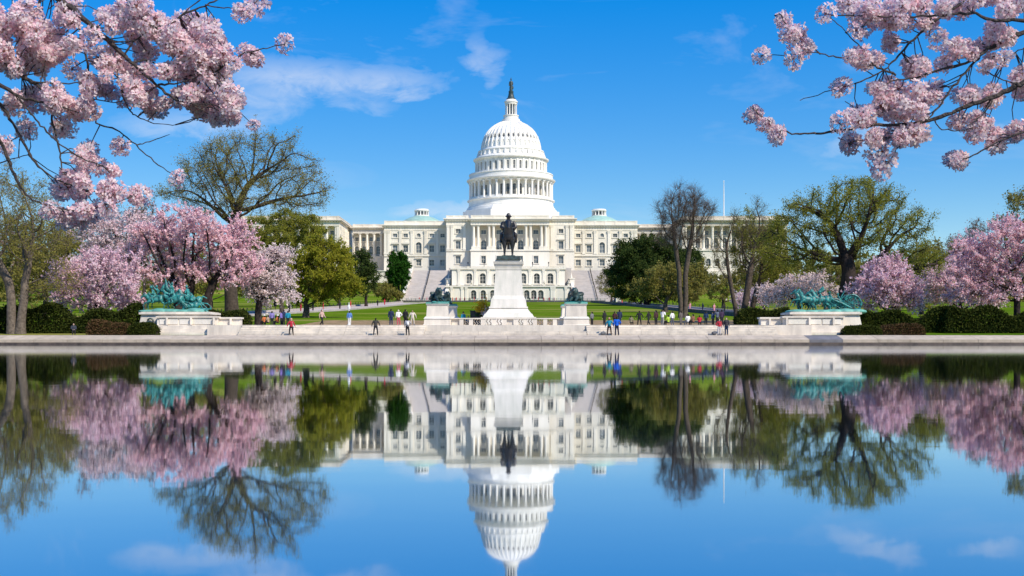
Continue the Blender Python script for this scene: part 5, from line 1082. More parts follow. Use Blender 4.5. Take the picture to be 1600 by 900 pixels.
def person_meshes(pose):
    if pose in PM: return PM[pose]
    J = joints(pose); dz = -.46 if pose == 'sit' else 0
    V = lambda x, y, z: (x, y, z + dz)
    body = [('ell', V(0, -.01, 1.60), (.078, .098, .118)), ('ell', V(0, -.06, 1.55), (.055, .06, .06)), ('ell', V(0, -.115, 1.585), (.016, .022, .022)), ('ell', V(-.08, .01, 1.59), (.015, .022, .032)), ('ell', V(.08, .01, 1.59), (.015, .022, .032)), ('cap', V(0, .01, 1.42), .06, V(0, 0, 1.52), .052), ('ell', V(0, 0, 1.28), (.17, .1, .2)), ('ell', V(0, 0, 1.05), (.14, .095, .17)), ('ell', V(0, 0, .93), (.155, .105, .12))]
    jac = [('ell', V(0, 0, 1.28), (.195, .128, .2)), ('ell', V(0, 0, 1.10), (.17, .125, .2)), ('ell', V(0, 0, .96), (.18, .135, .13)), ('cap', V(-.13, 0, 1.41), .085, V(.13, 0, 1.41), .085), ('cap', V(0, .01, 1.40), .085, V(0, .01, 1.455), .065)]
    tro = [('ell', V(0, 0, .90), (.168, .122, .12))]; sho = []
    for s in 'LR':
        h, kn, an, sh, e, w = (J[n + s] for n in ('hip', 'knee', 'ank', 'sh', 'el', 'wr')); sx = -1 if s == 'L' else 1
        body += [('cap', h, .08, kn, .055), ('cap', kn, .054, an, .038), ('cap', an, .038, (an[0], an[1] - .15, an[2] - .05), .032), ('cap', sh, .05, e, .04), ('cap', e, .039, w, .028)]
        d = (Vector(w) - Vector(e)).normalized(); wv = Vector(w); sd = Vector((0, 1, 0)).cross(d).normalized() if abs(d.y) < .9 else Vector((1, 0, 0)); pf = sd.cross(d)
        pal = wv + d * .06; body.append(('cap', tuple(wv), .026, tuple(pal), .03))
        for k, ln in enumerate((.058, .07, .066, .05)):
            b0 = pal + pf * (.022 * (k - 1.5)); m_ = b0 + d * ln * .6 - sd * sx * .004; body.append(('cap', tuple(b0), .0105, tuple(m_), .0095)); body.append(('cap', tuple(m_), .0095, tuple(m_ + d * ln * .4 - sd * sx * .018), .0085))
        th = wv + d * .025 + pf * -.024; body.append(('cap', tuple(th), .012, tuple(th + d * .045 - pf * .026), .0095))
        jac += [('cap', sh, .074, e, .062), ('cap', e, .06, tuple(Vector(w) - d * .015), .046)]
        tro += [('cap', h, .105, kn, .078), ('cap', kn, .076, (an[0], an[1], an[2] + .01), .062)]
        sho += [('cap', (an[0], an[1] + .03, an[2] - .04), .048, (an[0], an[1] - .15, an[2] - .05), .042)]
    hair = [('ell', V(0, .02, 1.635), (.092, .102, .095)), ('ell', V(0, .055, 1.585), (.086, .07, .1))]
    PM[pose] = [organic('body', body, .012, 1), organic('jacket', jac, .022, 2), organic('trousers', tro, .022, 2), organic('shoes', sho, .02, 1), organic('hair', hair, .02, 1)]
    return PM[pose]
CLOTH = {}
def cloth(col):
    k = tuple(col)
    if k not in CLOTH: CLOTH[k] = mat('cloth %d' % len(CLOTH), col, .9, .15, 6.0, spec=.2, rnd=0)
    return CLOTH[k]
SKIN = mat('skin', (.52, .33, .24), .6, .05, 5.0, rnd=.15); DKH = (.02, .014, .01)
hatm = MB().lathe([(.15, 0), (.155, .012), (.1, .03), (.1, .10), (.06, .13), (.01, .135)], 14).mesh('sun_hat', None, smooth=True)
packm = organic('backpack', [('ell', (0, .2, 1.22), (.14, .085, .2)), ('ell', (0, .26, 1.12), (.1, .06, .1)), ('cap', (-.12, .12, 1.36), .03, (-.11, .16, 1.05), .03), ('cap', (.12, .12, 1.36), .03, (.11, .16, 1.05), .03)], .02, 1)
bagm = organic('shoulder_bag', [('ell', (.27, .02, .86), (.06, .13, .1)), ('cap', (.27, .05, .92), .014, (.12, .09, 1.4), .014), ('cap', (.27, -.02, .92), .014, (.12, -.1, 1.4), .014)], .015, 1)
def person(px, D, z, pose, rz, top, leg, hair, label, h=1.0, hat=None, pack=None, bag=None, group=None):
    o = thing('person', label, 'person', (X(px, D), D, z), group, rz); me = person_meshes(pose); s = (h, h, h)
    for nm, m_, c in zip(('body', 'jacket', 'trousers', 'shoes', 'hair'), me, (None, top, leg, (.02, .02, .022), hair)):
        link(nm, m_, o, (0, 0, 0), (0, 0, 0), s, SKIN if c is None else cloth(c))
    zz = -.46 if pose == 'sit' else 0
    if hat: link('hat', hatm, o, (0, .01 * h, (1.655 + zz) * h), (0, 0, 0), s, cloth(hat))
    if pack: link('backpack', packm, o, (0, 0, zz * h), (0, 0, 0), s, cloth(pack))
    if bag: link('shoulder_bag', bagm, o, (0, 0, zz * h), (0, 0, 0), s, cloth(bag))
    return o
BLK, NAVY, RED, WHT, GRY, BLU, TEAL, TAN, ORG, KHK, PNK = (.02, .02, .022), (.02, .03, .07), (.42, .03, .05), (.75, .73, .70), (.18, .18, .18), (.015, .11, .55), (.02, .24, .34), (.38, .26, .18), (.45, .14, .05), (.22, .19, .12), (.55, .25, .28)
WZ = .93; pi = math.pi
person(455, 121.6, WZ, 'wide', .3, RED, BLK, (.5, .4, .3), 'person in red jacket with pale bag standing on the walkway at left', 1.0, hat=(.62, .35, .3), pack=(.7, .68, .62), bag=WHT)
person(587, 121.6, WZ, 'wide', pi, (.06, .055, .05), (.03, .03, .035), DKH, 'person in dark grey coat standing alone on the walkway', 1.05)
person(636.5, 121.6, WZ, 'hips', pi + .3, (.32, .31, .33), BLK, DKH, 'person in grey top carrying a white backpack left of the lion pedestal', 1.03, pack=WHT)
person(952, 121.6, WZ, 'wide', pi - .2, TEAL, (.05, .03, .03), (.25, .12, .06), 'person in teal jacket on the walkway beside one in blue', 1.04, hat=(.5, .3, .22), pack=TEAL)
person(963.5, 121.5, WZ, 'hips', pi + .1, BLU, (.02, .025, .05), DKH, 'person in bright blue jacket on the walkway', 1.12)
person(1124, 121.6, WZ, 'hips', .2, RED, (.55, .52, .52), DKH, 'person in red top and pale trousers on the right walkway', .98, bag=(.6, .55, .5))
person(1135, 121.7, WZ, 'stand', -.3, (.06, .055, .06), (.02, .04, .09), DKH, 'person in dark jacket beside the one in red top', 1.07, pack=(.12, .11, .1))
person(115, 123.3, ground_z(123.3), 'sit', .4, (.04, .045, .06), BLK, DKH, 'person in dark clothes seated by the brown bush at left', 1.0)
P2 = PLZ
person(503, 131, P2, 'walk', 1.0, (.5, .33, .28), BLK, DKH, 'person in pinkish top walking on the platform at left', 1.05)
person(546, 133, P2, 'stand', pi, (.1, .2, .45), (.6, .58, .55), DKH, 'person in blue top standing by the white lamp post', 1.0)
person(611, 131, P2, 'stand', pi, NAVY, NAVY, DKH, 'person in navy on the platform, leftmost of four by the lion', 1.1)
person(622.5, 131.5, P2, 'hips', pi + .4, WHT, (.45, .1, .12), (.6, .5, .4), 'person in white top and red shorts on the platform', 1.05)
person(633.5, 132, P2, 'stand', pi - .3, BLK, BLK, DKH, 'person in black on the platform behind the white backpack', 1.1)
person(644.5, 131, P2, 'wide', pi, (.66, .58, .48), (.6, .5, .4), (.3, .2, .12), 'person in cream clothes right of three others on the platform', 1.0)
gl = [(413, ORG, WHT), (419, TAN, None), (425, (.22, .18, .4), None), (434, ORG, WHT), (439.5, (.2, .15, .42), None), (443, NAVY, None), (450, TEAL, None)]
nm_ = ['in orange with white hat, leftmost of the group', 'in tan, second of the group', 'in purple, third of the group', 'in orange with white hat mid group', 'in violet, fifth of the group', 'in navy, sixth of the group', 'in teal, rightmost of the group']
for (p, c, ht), t in zip(gl, nm_): person(p, 131.5 + (p % 3) * .5, P2 + .45 - .45, 'sit' if c in (ORG, TAN) else 'stand', pi + (p % 5) * .3, c, BLK, DKH, 'person %s by the dark leaning trunk' % t, .98 if c not in (NAVY,) else 1.08, hat=ht, group='visitors left of the platform')
gr = [(925, 'stand', GRY, BLK, 'beside the right lion pedestal'), (944.5, 'stand', BLK, BLK, 'in black behind the one in teal'), (960.5, 'hips', (.1, .04, .04), BLK, 'in maroon behind the one in blue'), (968, 'stand', NAVY, NAVY, 'in navy right behind the one in blue'), (986, 'sit', KHK, BLK, 'in khaki seated at the platform edge'), (999, 'wide', BLK, BLK, 'in black striding with arms apart'), (1013.5, 'walk', BLK, BLK, 'in black walking with green-lit bag'), (1025, 'stand', (.06, .03, .03), BLK, 'in dark brown, tall, before the lawn'),
      (1035, 'photo', WHT, (.3, .28, .26), 'in white taking a picture'), (1044, 'sit', (.35, .5, .06), BLK, 'in lime green seated'), (1050.5, 'wide', WHT, (.1, .1, .12), 'in white shirt and dark trousers'), (1064, 'stand', (.12, .1, .09), (.15, .13, .12), 'in grey-brown by the bare tree trunk'), (1075, 'sit', WHT, GRY, 'in white seated right of the trunk'), (1083, 'sit', (.2, .1, .06), BLK, 'in brown seated'), (1093, 'sit', RED, BLK, 'in red seated'), (1103, 'stand', (.02, .04, .09), BLK, 'in dark blue, first of three'), (1114, 'stand', (.025, .05, .12), BLK, 'in blue, second of three'), (1121, 'photo', (.1, .12, .16), BLK, 'in slate taking a picture'), (1127.5, 'stand', (.05, .03, .06), BLK, 'in plum behind the pair on the walkway')]
for (p, ps, c, l, t) in gr: person(p, 131 + (int(p * 7) % 10) * .3, P2, ps, pi + math.sin(p) * .8, c, l, DKH, 'person %s on the right platform' % t, 1.0 + .08 * math.sin(p * 3), group='visitors on the right platform')
# visitors far away along the forecourt fence, a few pixels each
rs_ = random.Random(9); far_m = person_meshes('stand')
farcol = [('red', RED), ('red', (.5, .05, .06)), ('navy', NAVY), ('white', WHT), ('pink', PNK), ('black', BLK)]
from itertools import cycle
tiny = organic('visitor', [('cap', (-.09, 0, .05), .07, (-.09, 0, .8), .1), ('cap', (.09, 0, .05), .07, (.09, 0, .8), .1), ('ell', (0, 0, 1.15), (.2, .14, .36)), ('cap', (-.2, 0, 1.38), .06, (-.26, 0, .88), .05), ('cap', (.2, 0, 1.38), .06, (.26, 0, .88), .05), ('cap', (0, 0, 1.4), .06, (0, 0, 1.55), .06), ('ell', (0, 0, 1.63), (.09, .1, .13))], .03, 2)
fcnt = {}
ORD = ['first', 'second', 'third', 'fourth', 'fifth', 'sixth', 'seventh', 'eighth', 'ninth', 'tenth', 'eleventh', 'twelfth']
for i, p in enumerate([640, 655, 667, 704, 707, 710, 713, 719, 726, 734, 741, 748, 753, 760, 767, 822, 828, 833, 841, 850, 858, 866, 873]):
    cn, c = farcol[rs_.randrange(6)]; o = link('person', tiny, None, (X(p, 442), 442 + rs_.uniform(-1.2, 1.5), ground_z(442)), (0, 0, rs_.uniform(0, 6)), (1.05,) * 3, cloth(c))
    k_ = fcnt.get(cn, 0); fcnt[cn] = k_ + 1
    tag(o, 'tiny distant visitor in %s below the terrace wall, %s in %s from the left' % (cn, ORD[k_], cn), 'person', 'distant visitors below the terrace')
for side, pts, D0 in (('left', [(452, 488), (470, 486.5), (489, 485.5), (505, 484), (531, 483), (548, 480.5), (590, 478), (601, 476.5)], 0), ('right', [(960, 474.5), (972, 475.5), (1078, 484), (1098, 486), (1116, 488), (1132, 489)], 0)):
    for i, (p, y) in enumerate(pts):
        gx_, gy_ = lawn_point(p, y); cn, c = farcol[rs_.randrange(6)]; o = link('person', tiny, None, (gx_, gy_, ground_z(gy_) + .06), (0, 0, rs_.uniform(0, 6)), (1.05,) * 3, cloth(c))
        k_ = fcnt.get((cn, side), 0); fcnt[(cn, side)] = k_ + 1
        tag(o, 'tiny distant walker on the %s path, %s in %s from the left' % (side, ORD[k_], cn), 'person', 'distant walkers on the paths')

# ------------------------------------------------------------------ small things on the platform
lx, lD = X(545.3, 134), 134.0
lamp = thing('lamp_post', 'slim white lamp post with finial on the left platform', 'lamp post', (lx, lD, PLZ))
b = MB(); b.lathe([(.2, PLZ), (.2, PLZ + .12), (.1, PLZ + .3), (.055, PLZ + .5), (.05, Z(483, lD))], 10, (lx, lD)); b.build('pole', POLE, lamp)
b = MB(); b.lathe([(.06, Z(483, lD)), (.15, Z(482.5, lD)), (.17, Z(479.5, lD)), (.19, Z(479, lD)), (.05, Z(476, lD)), (.02, Z(472, lD))], 10, (lx, lD)); b.build('lantern', POLE, lamp)
# flower display left of the equestrian pedestal
fx, fD = X(748, 140), 140.0
fd = thing('flower_display', 'yellow and white flower display in a black planter left of the tall pedestal', 'flowers', (fx, fD, PLZ))
b = MB(); b.box(fx - 1.0, fx + 1.0, fD - .5, fD + .5, PLZ, Z(486.5, fD)); b.box(fx - 1.08, fx + 1.08, fD - .58, fD + .58, Z(486.4, fD), Z(485.3, fD)); b.build('planter', IRON, fd)
rs = np.random.RandomState(3); n = 1500
c = np.stack([rs.normal(0, .42, n) + .5, rs.normal(0, .22, n) - .75, np.abs(rs.normal(0, .55, n)) + Z(487, fD) - PLZ], 1)
fm1 = leafmat('yellow flowers', [(.75, .48, .03), (.8, .6, .05), (.7, .38, .04)], .3); fm2 = leafmat('white flowers', [(.85, .75, .70), (.8, .6, .55), (.85, .8, .75)], .3)
V, Q = leaves(c[:800], .15, rs); tag(link('yellow_flowers', np_mesh('yellow_flowers', V, Q, fm1), fd), kind='stuff')
V, Q = leaves(c[800:1150] * np.array([.5, 1, .7]) + np.array([.6, -.2, .1]), .13, rs); tag(link('white_flowers', np_mesh('white_flowers', V, Q, fm2), fd), kind='stuff')
V, Q = leaves(c[1150:] * np.array([1.1, .8, .7]), .1, rs); tag(link('leaves', np_mesh('leaves', V, Q, MIDG), fd), kind='stuff')
person(724, 139, PLZ, 'stand', .4, TEAL, BLK, DKH, 'person in teal with black hat beside the flower display', 1.0, hat=BLK)
person(731.5, 139.5, PLZ, 'sit', -.3, TEAL, BLK, DKH, 'person in teal seated left of the black planter', 1.0)
def rucksack(px, D, z, m, lab):
    o = link('rucksack', WM.setdefault('ruck', organic('rucksack', [('ell', (0, 0, .2), (.3, .18, .2)), ('ell', (.12, -.08, .26), (.16, .12, .14)), ('cap', (-.2, 0, .3), .03, (.05, .05, .46), .03), ('cap', (.05, .05, .46), .03, (.2, 0, .3), .03)], .03, 1)), None, (X(px, D), D, z), (0, 0, px), (1, 1, 1), m); tag(o, lab, 'bag')
rucksack(942.5, 121.4, WZ, cloth(GRY), 'dark bag on the walkway left of the person in teal')
rucksack(1116, 121.4, WZ, cloth((.1, .1, .11)), 'dark bag on the walkway left of the person in red top')

# ------------------------------------------------------------------ cherry boughs overhanging the near corners of the pool
PETAL = leafmat('cherry petals', [(.93, .64, .70), (.95, .81, .83), (.96, .90, .89), (.94, .73, .77), (.90, .54, .62)], .52)
CALYX = leafmat('flower hearts and stalks', [(.30, .06, .07), (.24, .14, .05), (.38, .10, .12)], .2)
TWIGM = mat('cherry twig bark', (.045, .032, .028), .8, .3, 30.0, .5, rnd=.1, bscale=60)
def flower(rs, c, n, r, V, Fq, CV, CF):
    n = n / np.linalg.norm(n); u = np.cross(n, rs.normal(size=3)); u /= np.linalg.norm(u); w = np.cross(n, u)
    cupv = rs.uniform(.15, .75)
    for k in range(5):
        a = k * 1.2566 + rs.uniform(-.1, .1); d = u * math.cos(a) + w * math.sin(a); t = -u * math.sin(a) + w * math.cos(a); o = len(V); cp = cupv + rs.uniform(-.1, .1)
        V += [c + d * r * .1, c + d * r * .55 + t * r * .34 + n * r * cp * .32, c + d * r * .98 + t * r * .20 + n * r * cp * .72, c + d * r * .90 + n * r * cp * .66, c + d * r * .98 - t * r * .20 + n * r * cp * .72, c + d * r * .55 - t * r * .34 + n * r * cp * .32]
        Fq += [(o, o + 1, o + 2, o + 3), (o, o + 3, o + 4, o + 5)]
    o = len(CV); h = n * r * .22                                   # heart with a ring of stamens
    CV += [c + u * r * .15, c + w * r * .15, c - u * r * .15, c - w * r * .15, c + h]; CF += [(o, o + 1, o + 4, o + 4), (o + 1, o + 2, o + 4, o + 4), (o + 2, o + 3, o + 4, o + 4), (o + 3, o, o + 4, o + 4)]
    for k in range(4):
        a = rs.uniform(0, 6.28); d = (u * math.cos(a) + w * math.sin(a)) * .4 + n; q = c + d * r * .45; o = len(CV); CV += [c, q + u * r * .035, q - u * r * .035]; CF.append((o, o + 1, o + 2, o + 2))
def cluster(seed, nf, R, fr, open_=1.0):
    rs = np.random.RandomState(seed); V = []; Fq = []; CV = []; CF = []
    for i in range(nf):
        # even spread over the ball
        z = 1 - 2 * (i + .5) / nf; ph = i * 2.39996 + rs.uniform(-.3, .3); d = np.array([math.sqrt(max(0, 1 - z * z)) * math.cos(ph), math.sqrt(max(0, 1 - z * z)) * math.sin(ph), z]) + rs.normal(size=3) * .18
        d /= np.linalg.norm(d); c = d * R * rs.uniform(.7, 1.08); flower(rs, c, d + rs.normal(size=3) * .35, fr * rs.uniform(.8, 1.15), V, Fq, CV, CF)
        # flower stalk
        s = np.cross(d, [.3, .4, .8]); s = s / np.linalg.norm(s) * R * .018; s2 = np.cross(s, d); o = len(CV); CV += [s, s2, -s, c + s - d * fr * .05, c + s2 - d * fr * .05, c - s - d * fr * .05]; CF += [(o, o + 1, o + 4, o + 3), (o + 1, o + 2, o + 5, o + 4), (o + 2, o, o + 3, o + 5)]
    nv = len(V); allv = np.array(V + CV)
    me = bpy.data.meshes.new('blossom_cluster'); f = Fq + [tuple(dict.fromkeys(q + nv for q in g)) for g in CF]
    me.from_pydata(allv.tolist(), [], f); me.materials.append(PETAL); me.materials.append(CALYX)
    me.polygons.foreach_set('material_index', np.array([0] * len(Fq) + [1] * len(CF), np.int32)); return me
DENSE = [cluster(500 + i, 26, .034, .018) for i in range(7)]
LOOSE = [cluster(540 + i, 24, .040, .0165) for i in range(4)]
OVER = []
def put_cluster(me, root, loc, rot, sc, cnt):
    if cnt < 290: link('blossom_cluster', me, root, loc, rot, sc)
    else: OVER.append((me, Matrix.LocRotScale(Vector(loc), Euler(rot), Vector(sc))))
def flush_clusters(root):
    if not OVER: return
    V, F_, MI = [], [], []
    for me, M in OVER:
        o = len(V); V += [tuple(M @ v.co) for v in me.vertices]
        for p in me.polygons: F_.append(tuple(i + o for i in p.vertices)); MI.append(p.material_index)
    m = bpy.data.meshes.new('further_blossom'); m.from_pydata(V, [], F_); m.materials.append(PETAL); m.materials.append(CALYX); m.polygons.foreach_set('material_index', np.array(MI, np.int32))
    tag(link('further_blossom', m, root), kind='stuff'); OVER.clear()
def bough(name, label, side, branches, blobs, D0, trunk_xy, seed):
    rs = np.random.RandomState(seed); rnd = random.Random(seed)
    root = thing(name, label, 'cherry tree', (trunk_xy[0], trunk_xy[1], .11)); off = root.location
    polys = []
    W3 = lambda px, py, D: Vector((X(px, D), D, Z(py, D)))
    segs = []
    for bi, (pts, r0, r1, dd0, dd1, nm) in enumerate(branches):
        n = len(pts); P3 = []
        for i, p in enumerate(pts):
            t = i / max(1, n - 1); D = D0 + dd0 + (dd1 - dd0) * t; P3.append(W3(p[0], p[1], D))
        # smooth and roughen
        Q = []
        for i in range(n - 1):
            a, b_, c, d = P3[max(i - 1, 0)], P3[i], P3[i + 1], P3[min(i + 2, n - 1)]
            for k in range(5):
                t = k / 5; Q.append(.5 * ((2 * b_) + (c - a) * t + (2 * a - 5 * b_ + 4 * c - d) * t * t + (3 * b_ - a - 3 * c + d) * t ** 3) + Vector(rs.normal(size=3)) * .0022)
        Q.append(P3[-1]); m = len(Q); rad = [max(.0012, r0 + (r1 - r0) * i / (m - 1)) * (1 + .16 * rs.normal() * .6) for i in range(m)]
        MB().tube(Q, rad, 7).build(nm, TWIGM, root, smooth=True); segs += Q
    SA = np.array([tuple(q) for q in segs]); cnt = 0
    tw = MB()
    for (px, py, rx, ry, den) in blobs:
        area = math.pi * rx * ry; n = max(1, int(round(area / (math.pi * 12.5 ** 2) * 2.0 * (1 if den else .62))))
        for k in range(n):
            u = rs.uniform(0, 6.28); q = math.sqrt(rs.uniform(0, 1)) if n > 1 else 0; ex, ey = max(rx - 8, 2), max(ry - 8, 2)
            D = D0 + rs.uniform(-.06, .26); c = W3(px + ex * q * math.cos(u), py + ey * q * math.sin(u), D)
            lib = DENSE if den else LOOSE; s = rs.uniform(.8, 1.12) * (1 if n > 1 else min(1.15, max(rx, ry) / 13))
            put_cluster(lib[rs.randint(len(lib))], root, c - off, tuple(rs.uniform(0, 6.28, 3)), tuple(s * rs.uniform(.78, 1.25, 3)), cnt); cnt += 1
            dist = np.linalg.norm(SA - np.array(tuple(c)), axis=1); j = int(dist.argmin())
            if .02 < dist[j] < .5:
                a = Vector(SA[j]); mid = (a + c) / 2 + Vector(rs.normal(size=3)) * .012; tw.tube([a, mid, c], [.0028, .0022, .0016], 5)
    tag(tw.build('twigs', TWIGM, root), kind='stuff')
    # trunk and limbs outside the view, standing on the planted bank
    tx, ty = trunk_xy; sgn = 1 if side == 'left' else -1
    T = [Vector((tx, ty, .05)), Vector((tx + .03, ty, .6)), Vector((tx - .05 * sgn, ty + .02, 1.3)), Vector((tx + .04 * sgn, ty, 1.9)), Vector((tx + .02 * sgn, ty, 2.6)), Vector((tx - .1 * sgn, ty, 3.4))]
    T = [T[i].lerp(T[i + 1], q / 5) + Vector(rs.normal(size=3)) * .012 for i in range(5) for q in range(5)] + [T[-1]]; MB().tube(T, [(.17 - .13 * i / 25) * (1 + .45 * math.exp(-i / 2.0)) * (1 + .05 * rs.normal()) for i in range(26)], 12).build('trunk', BARKD, root, smooth=True)
    for (pts, r0, r1, dd0, dd1, nm) in branches:
        if nm != 'limb': continue
        e = W3(pts[0][0], pts[0][1], D0 + dd0); hz = max(.9, min(2.5, e.z + (rnd.uniform(-.35, .1)))); st = Vector((tx, ty, hz)); d3 = (W3(pts[1][0], pts[1][1], D0 + dd0) - e).normalized()
        c1 = st.lerp(e, .35) + Vector((0, rnd.uniform(-.15, .15), .30 + rnd.uniform(0, .15))); c2 = e - d3 * (e - st).length * .3; cur = []
        for q in range(15):
            t = q / 14; cur.append(st * (1 - t) ** 3 + c1 * 3 * t * (1 - t) ** 2 + c2 * 3 * t * t * (1 - t) + e * t ** 3 + (Vector(rs.normal(size=3)) * .012 if 0 < q < 14 else Vector((0, 0, 0))))
        MB().tube(cur, [r0 + (r0 * 1.6 + .014) * (1 - q / 14) ** 1.3 for q in range(15)], 8).build('limb', TWIGM, root, smooth=True)
        for q in (2, 4, 5, 6, 7, 8, 9, 10, 11, 12, 13):
            o3 = Vector(rs.normal(size=3)).normalized() * rs.uniform(.03, .16); s = rs.uniform(1.5, 2.1); p3 = cur[q] + o3
            if abs(p3.x) < p3.y * 800 / F + .2: continue
            put_cluster(DENSE[rs.randint(7)], root, p3 - off, tuple(rs.uniform(0, 6.28, 3)), (s, s, s), cnt); cnt += 1; MB().tube([cur[q], cur[q] + o3 * .5 + Vector((0, 0, .01)), p3], [.004, .003, .002], 5).build('branch', TWIGM, root)
    for k in range(7):                                        # upper limbs of the crown
        a = k * .9 + rnd.uniform(-.2, .2); st = Vector((tx, ty, 2.3 + .15 * k)); e = st + Vector((math.cos(a) * 1.1, math.sin(a) * 1.1, .35 + .1 * k)); mid = st.lerp(e, .5) + Vector((0, 0, .18))
        MB().tube([st, st.lerp(mid, .5) + Vector((0, 0, .03)), mid, mid.lerp(e, .5) + Vector((0, 0, .02)), e], [.05, .04, .028, .016, .006], 7).build('limb', TWIGM, root, smooth=True)
        for q in range(6):
            p3 = mid.lerp(e, q / 5) + Vector(rs.normal(size=3)) * .07; s = rs.uniform(1.1, 1.5); put_cluster(DENSE[rs.randint(7)], root, p3 - off, tuple(rs.uniform(0, 6.28, 3)), (s, s, s), cnt); cnt += 1
    flush_clusters(root); return cnt
BL = [([(-60, -60), (20, -40), (94, 0), (124, 24), (160, 56), (192, 86), (208, 100), (240, 128), (272, 154), (292, 162)], .016, .004, .1, -.05, 'limb'),
      ([(150, -60), (240, 42), (280, 26), (320, 8), (352, -4)], .006, .003, .0, .05, 'branch'), ([(192, 86), (215, 60), (248, 40)], .004, .003, -.0, .02, 'branch'),
      ([(-60, 55), (0, 94), (28, 114), (52, 130), (70, 141)], .013, .006, .05, 0, 'limb'), ([(50, 127), (90, 129), (132, 129)], .005, .002, 0, 0, 'branch'),
      ([(-60, 100), (0, 132), (28, 150), (60, 158), (100, 168)], .010, .004, -.1, -.05, 'limb'), ([(208, 98), (228, 94), (256, 108), (278, 121)], .005, .002, 0, .05, 'branch'), ([(248, 132), (280, 130), (308, 120)], .005, .002, 0, -.05, 'branch'),
      ([(116, 10), (124, 52), (136, 92), (140, 140), (146, 158), (152, 192), (180, 202), (212, 226), (240, 252), (274, 275)], .006, .002, .1, .05, 'branch'), ([(184, 122), (200, 168), (216, 182), (240, 192), (274, 195)], .004, .0015, .02, .05, 'branch'), ([(214, 227), (240, 219), (265, 210)], .003, .0012, .05, .08, 'branch'),
      ([(-50, 110), (0, 164), (20, 192), (40, 228), (60, 260), (82, 277)], .009, .003, -.05, .0, 'limb'), ([(-40, 150), (0, 218), (16, 256), (32, 292), (52, 314)], .009, .004, -.15, -.05, 'limb'), ([(78, 160), (86, 208), (94, 240), (98, 268)], .005, .003, .05, 0, 'branch'),
      ([(28, 150), (44, 172), (64, 196), (88, 220), (128, 248), (160, 258)], .005, .002, -.1, -.05, 'branch'), ([(178, 66), (212, 63)], .003, .002, 0, 0, 'branch'), ([(-30, 266), (0, 256), (44, 242)], .004, .002, .1, .1, 'branch'), ([(340, 110), (376, 86), (412, 76), (438, 70)], .004, .0018, 0, .05, 'branch'),
      ([(272, 154), (310, 130), (340, 110)], .004, .003, 0, 0, 'branch'), ([(52, 314), (80, 322), (120, 330), (160, 322), (200, 310)], .004, .002, -.05, 0, 'branch'), ([(82, 277), (110, 290), (150, 300), (180, 300)], .003, .002, 0, 0, 'branch'), ([(320, 8), (350, 12), (380, 12)], .003, .002, .03, .05, 'branch'), ([(280, 26), (330, -10), (400, -6)], .003, .002, .03, .05, 'branch')]
CLL = [(20, 25, 46, 32, 1), (75, 68, 52, 36, 1), (35, 90, 46, 30, 1), (-15, 60, 30, 60, 1), (170, 96, 30, 22, 1), (205, 28, 52, 30, 1), (250, 62, 52, 38, 1), (303, 60, 50, 42, 1), (322, 108, 56, 36, 1), (338, 168, 44, 38, 1), (290, 150, 25, 18, 1), (150, 128, 32, 22, 1), (205, 142, 46, 24, 1), (55, 155, 60, 26, 1), (127, 175, 25, 20, 1), (245, 166, 28, 14, 1), (110, 22, 28, 22, 1), (145, 58, 20, 15, 0), (112, 108, 14, 10, 0),
       (40, 205, 18, 15, 0), (95, 200, 22, 15, 0), (5, 222, 12, 16, 0), (185, 230, 18, 12, 0), (128, 242, 26, 18, 0), (150, 258, 26, 14, 0), (180, 266, 15, 11, 1), (108, 286, 30, 25, 1), (172, 303, 24, 16, 1), (214, 306, 17, 10, 1), (122, 336, 42, 18, 1), (84, 330, 20, 12, 0), (160, 326, 20, 12, 0), (372, 18, 18, 12, 0), (402, 4, 20, 9, 0), (393, 85, 19, 17, 1), (446, 68, 14, 12, 0), (276, 279, 12, 10, 0), (236, 112, 40, 14, 1), (330, 80, 30, 20, 1), (395, 195, 8, 6, 0)]
nL = bough('overhanging_cherry', 'flowering cherry tree whose pink boughs hang into the upper left corner', 'left', BL, CLL, 5.0, (-5.0, 4.2), 71)
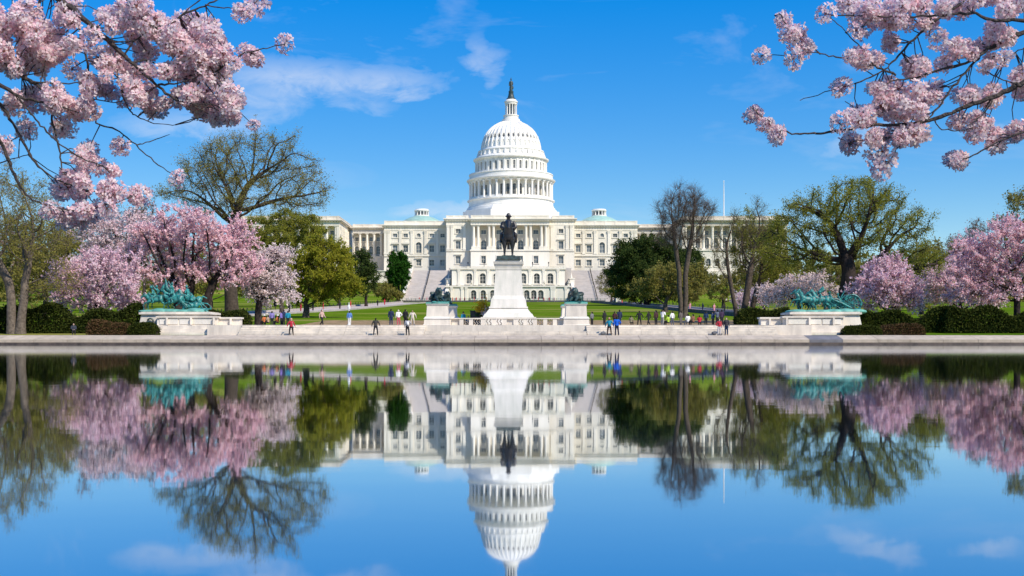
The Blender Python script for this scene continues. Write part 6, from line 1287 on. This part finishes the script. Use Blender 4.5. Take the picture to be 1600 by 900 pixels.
BR = [([(1680, 100), (1600, 129), (1581, 138), (1543, 155), (1504, 169), (1462, 185), (1430, 193), (1372, 195), (1333, 201), (1288, 208), (1262, 209), (1230, 206), (1198, 187), (1172, 166)], .013, .0018, -.05, .05, 'limb'),
      ([(1690, 10), (1600, 50), (1543, 77), (1523, 93), (1481, 106), (1430, 121), (1390, 127)], .011, .003, .05, 0, 'limb'), ([(1530, 88), (1517, 103), (1494, 129), (1475, 155), (1456, 180), (1446, 189)], .006, .003, .05, -.03, 'branch'),
      ([(1560, -30), (1510, 0), (1473, 24), (1449, 42), (1423, 66), (1398, 93), (1378, 111), (1346, 127), (1301, 140), (1250, 157)], .008, .0015, .1, .05, 'limb'), ([(1680, 40), (1581, 32), (1556, 32), (1517, 21), (1475, 23), (1417, 27), (1370, 26)], .009, .003, -.1, 0, 'limb'),
      ([(1401, 118), (1378, 108), (1346, 97), (1314, 90), (1282, 83), (1246, 84), (1190, 87)], .005, .0014, 0, .05, 'branch'), ([(1282, 83), (1256, 64), (1233, 42), (1216, 20)], .0035, .0014, .03, .05, 'branch'), ([(1366, 102), (1346, 77), (1320, 48), (1297, 25)], .0035, .0015, 0, .05, 'branch'), ([(1298, 24), (1346, 25), (1380, 26)], .003, .002, .05, .03, 'branch'),
      ([(1420, 195), (1407, 222), (1398, 238), (1382, 260)], .004, .0015, 0, .02, 'branch'), ([(1459, 188), (1472, 201), (1494, 204), (1520, 200)], .003, .002, -.03, -.05, 'branch'), ([(1690, 180), (1600, 206), (1559, 222), (1520, 243), (1504, 248)], .006, .002, -.1, -.05, 'limb'), ([(1553, 152), (1535, 180), (1515, 195)], .004, .002, -.04, -.05, 'branch'), ([(1541, 111), (1568, 125), (1590, 131)], .003, .002, 0, 0, 'branch'),
      ([(1372, 195), (1346, 175), (1320, 158)], .003, .0015, .02, .05, 'branch'), ([(1600, 75), (1575, 88), (1560, 92)], .003, .002, .05, .05, 'branch'), ([(1400, 66), (1425, 68)], .002, .002, .05, .05, 'branch'), ([(1372, 222), (1345, 220), (1330, 222)], .002, .0015, .02, .02, 'branch'), ([(1412, 205), (1390, 215), (1372, 222)], .003, .002, .02, .02, 'branch'), ([(1352, 185), (1400, 170), (1430, 150)], .003, .002, .02, .02, 'branch')]
CLR = [(1365, 20, 36, 20, 1), (1332, 8, 22, 12, 1), (1400, 32, 30, 16, 1), (1430, 9, 40, 14, 1), (1490, 12, 35, 18, 1), (1580, 12, 32, 20, 1), (1540, -5, 40, 12, 1), (1222, 32, 12, 12, 1), (1240, 54, 18, 15, 1), (1257, 74, 15, 12, 1), (1190, 87, 12, 11, 0), (1240, 90, 16, 8, 0), (1335, 92, 45, 16, 1), (1290, 22, 14, 12, 0), (1340, 42, 18, 15, 0), (1392, 65, 15, 14, 1), (1425, 108, 28, 20, 1), (1318, 135, 22, 14, 0), (1385, 140, 30, 20, 1), (1395, 172, 28, 26, 1), (1450, 145, 28, 22, 1), (1505, 74, 32, 23, 1),
       (1565, 56, 36, 23, 1), (1470, 95, 20, 15, 0), (1508, 146, 20, 17, 1), (1555, 150, 22, 18, 1), (1597, 130, 16, 22, 1), (1350, 178, 30, 20, 0), (1312, 193, 15, 8, 0), (1178, 180, 17, 15, 1), (1200, 195, 14, 10, 1), (1214, 210, 14, 10, 1), (1390, 215, 34, 20, 1), (1425, 208, 20, 14, 1), (1380, 264, 16, 11, 0), (1376, 241, 15, 12, 0), (1331, 223, 12, 10, 1), (1515, 195, 35, 23, 1), (1556, 220, 18, 18, 1), (1587, 204, 20, 14, 1), (1502, 249, 20, 14, 1), (1465, 60, 14, 12, 0), (1545, 98, 16, 16, 1), (1450, 36, 18, 11, 1), (1570, 90, 14, 12, 0), (1432, 172, 20, 16, 1)]
nR = bough('overhanging_cherry', 'flowering cherry tree whose pink boughs hang into the upper right corner', 'right', BR, CLR, 5.1, (5.1, 4.3), 72)
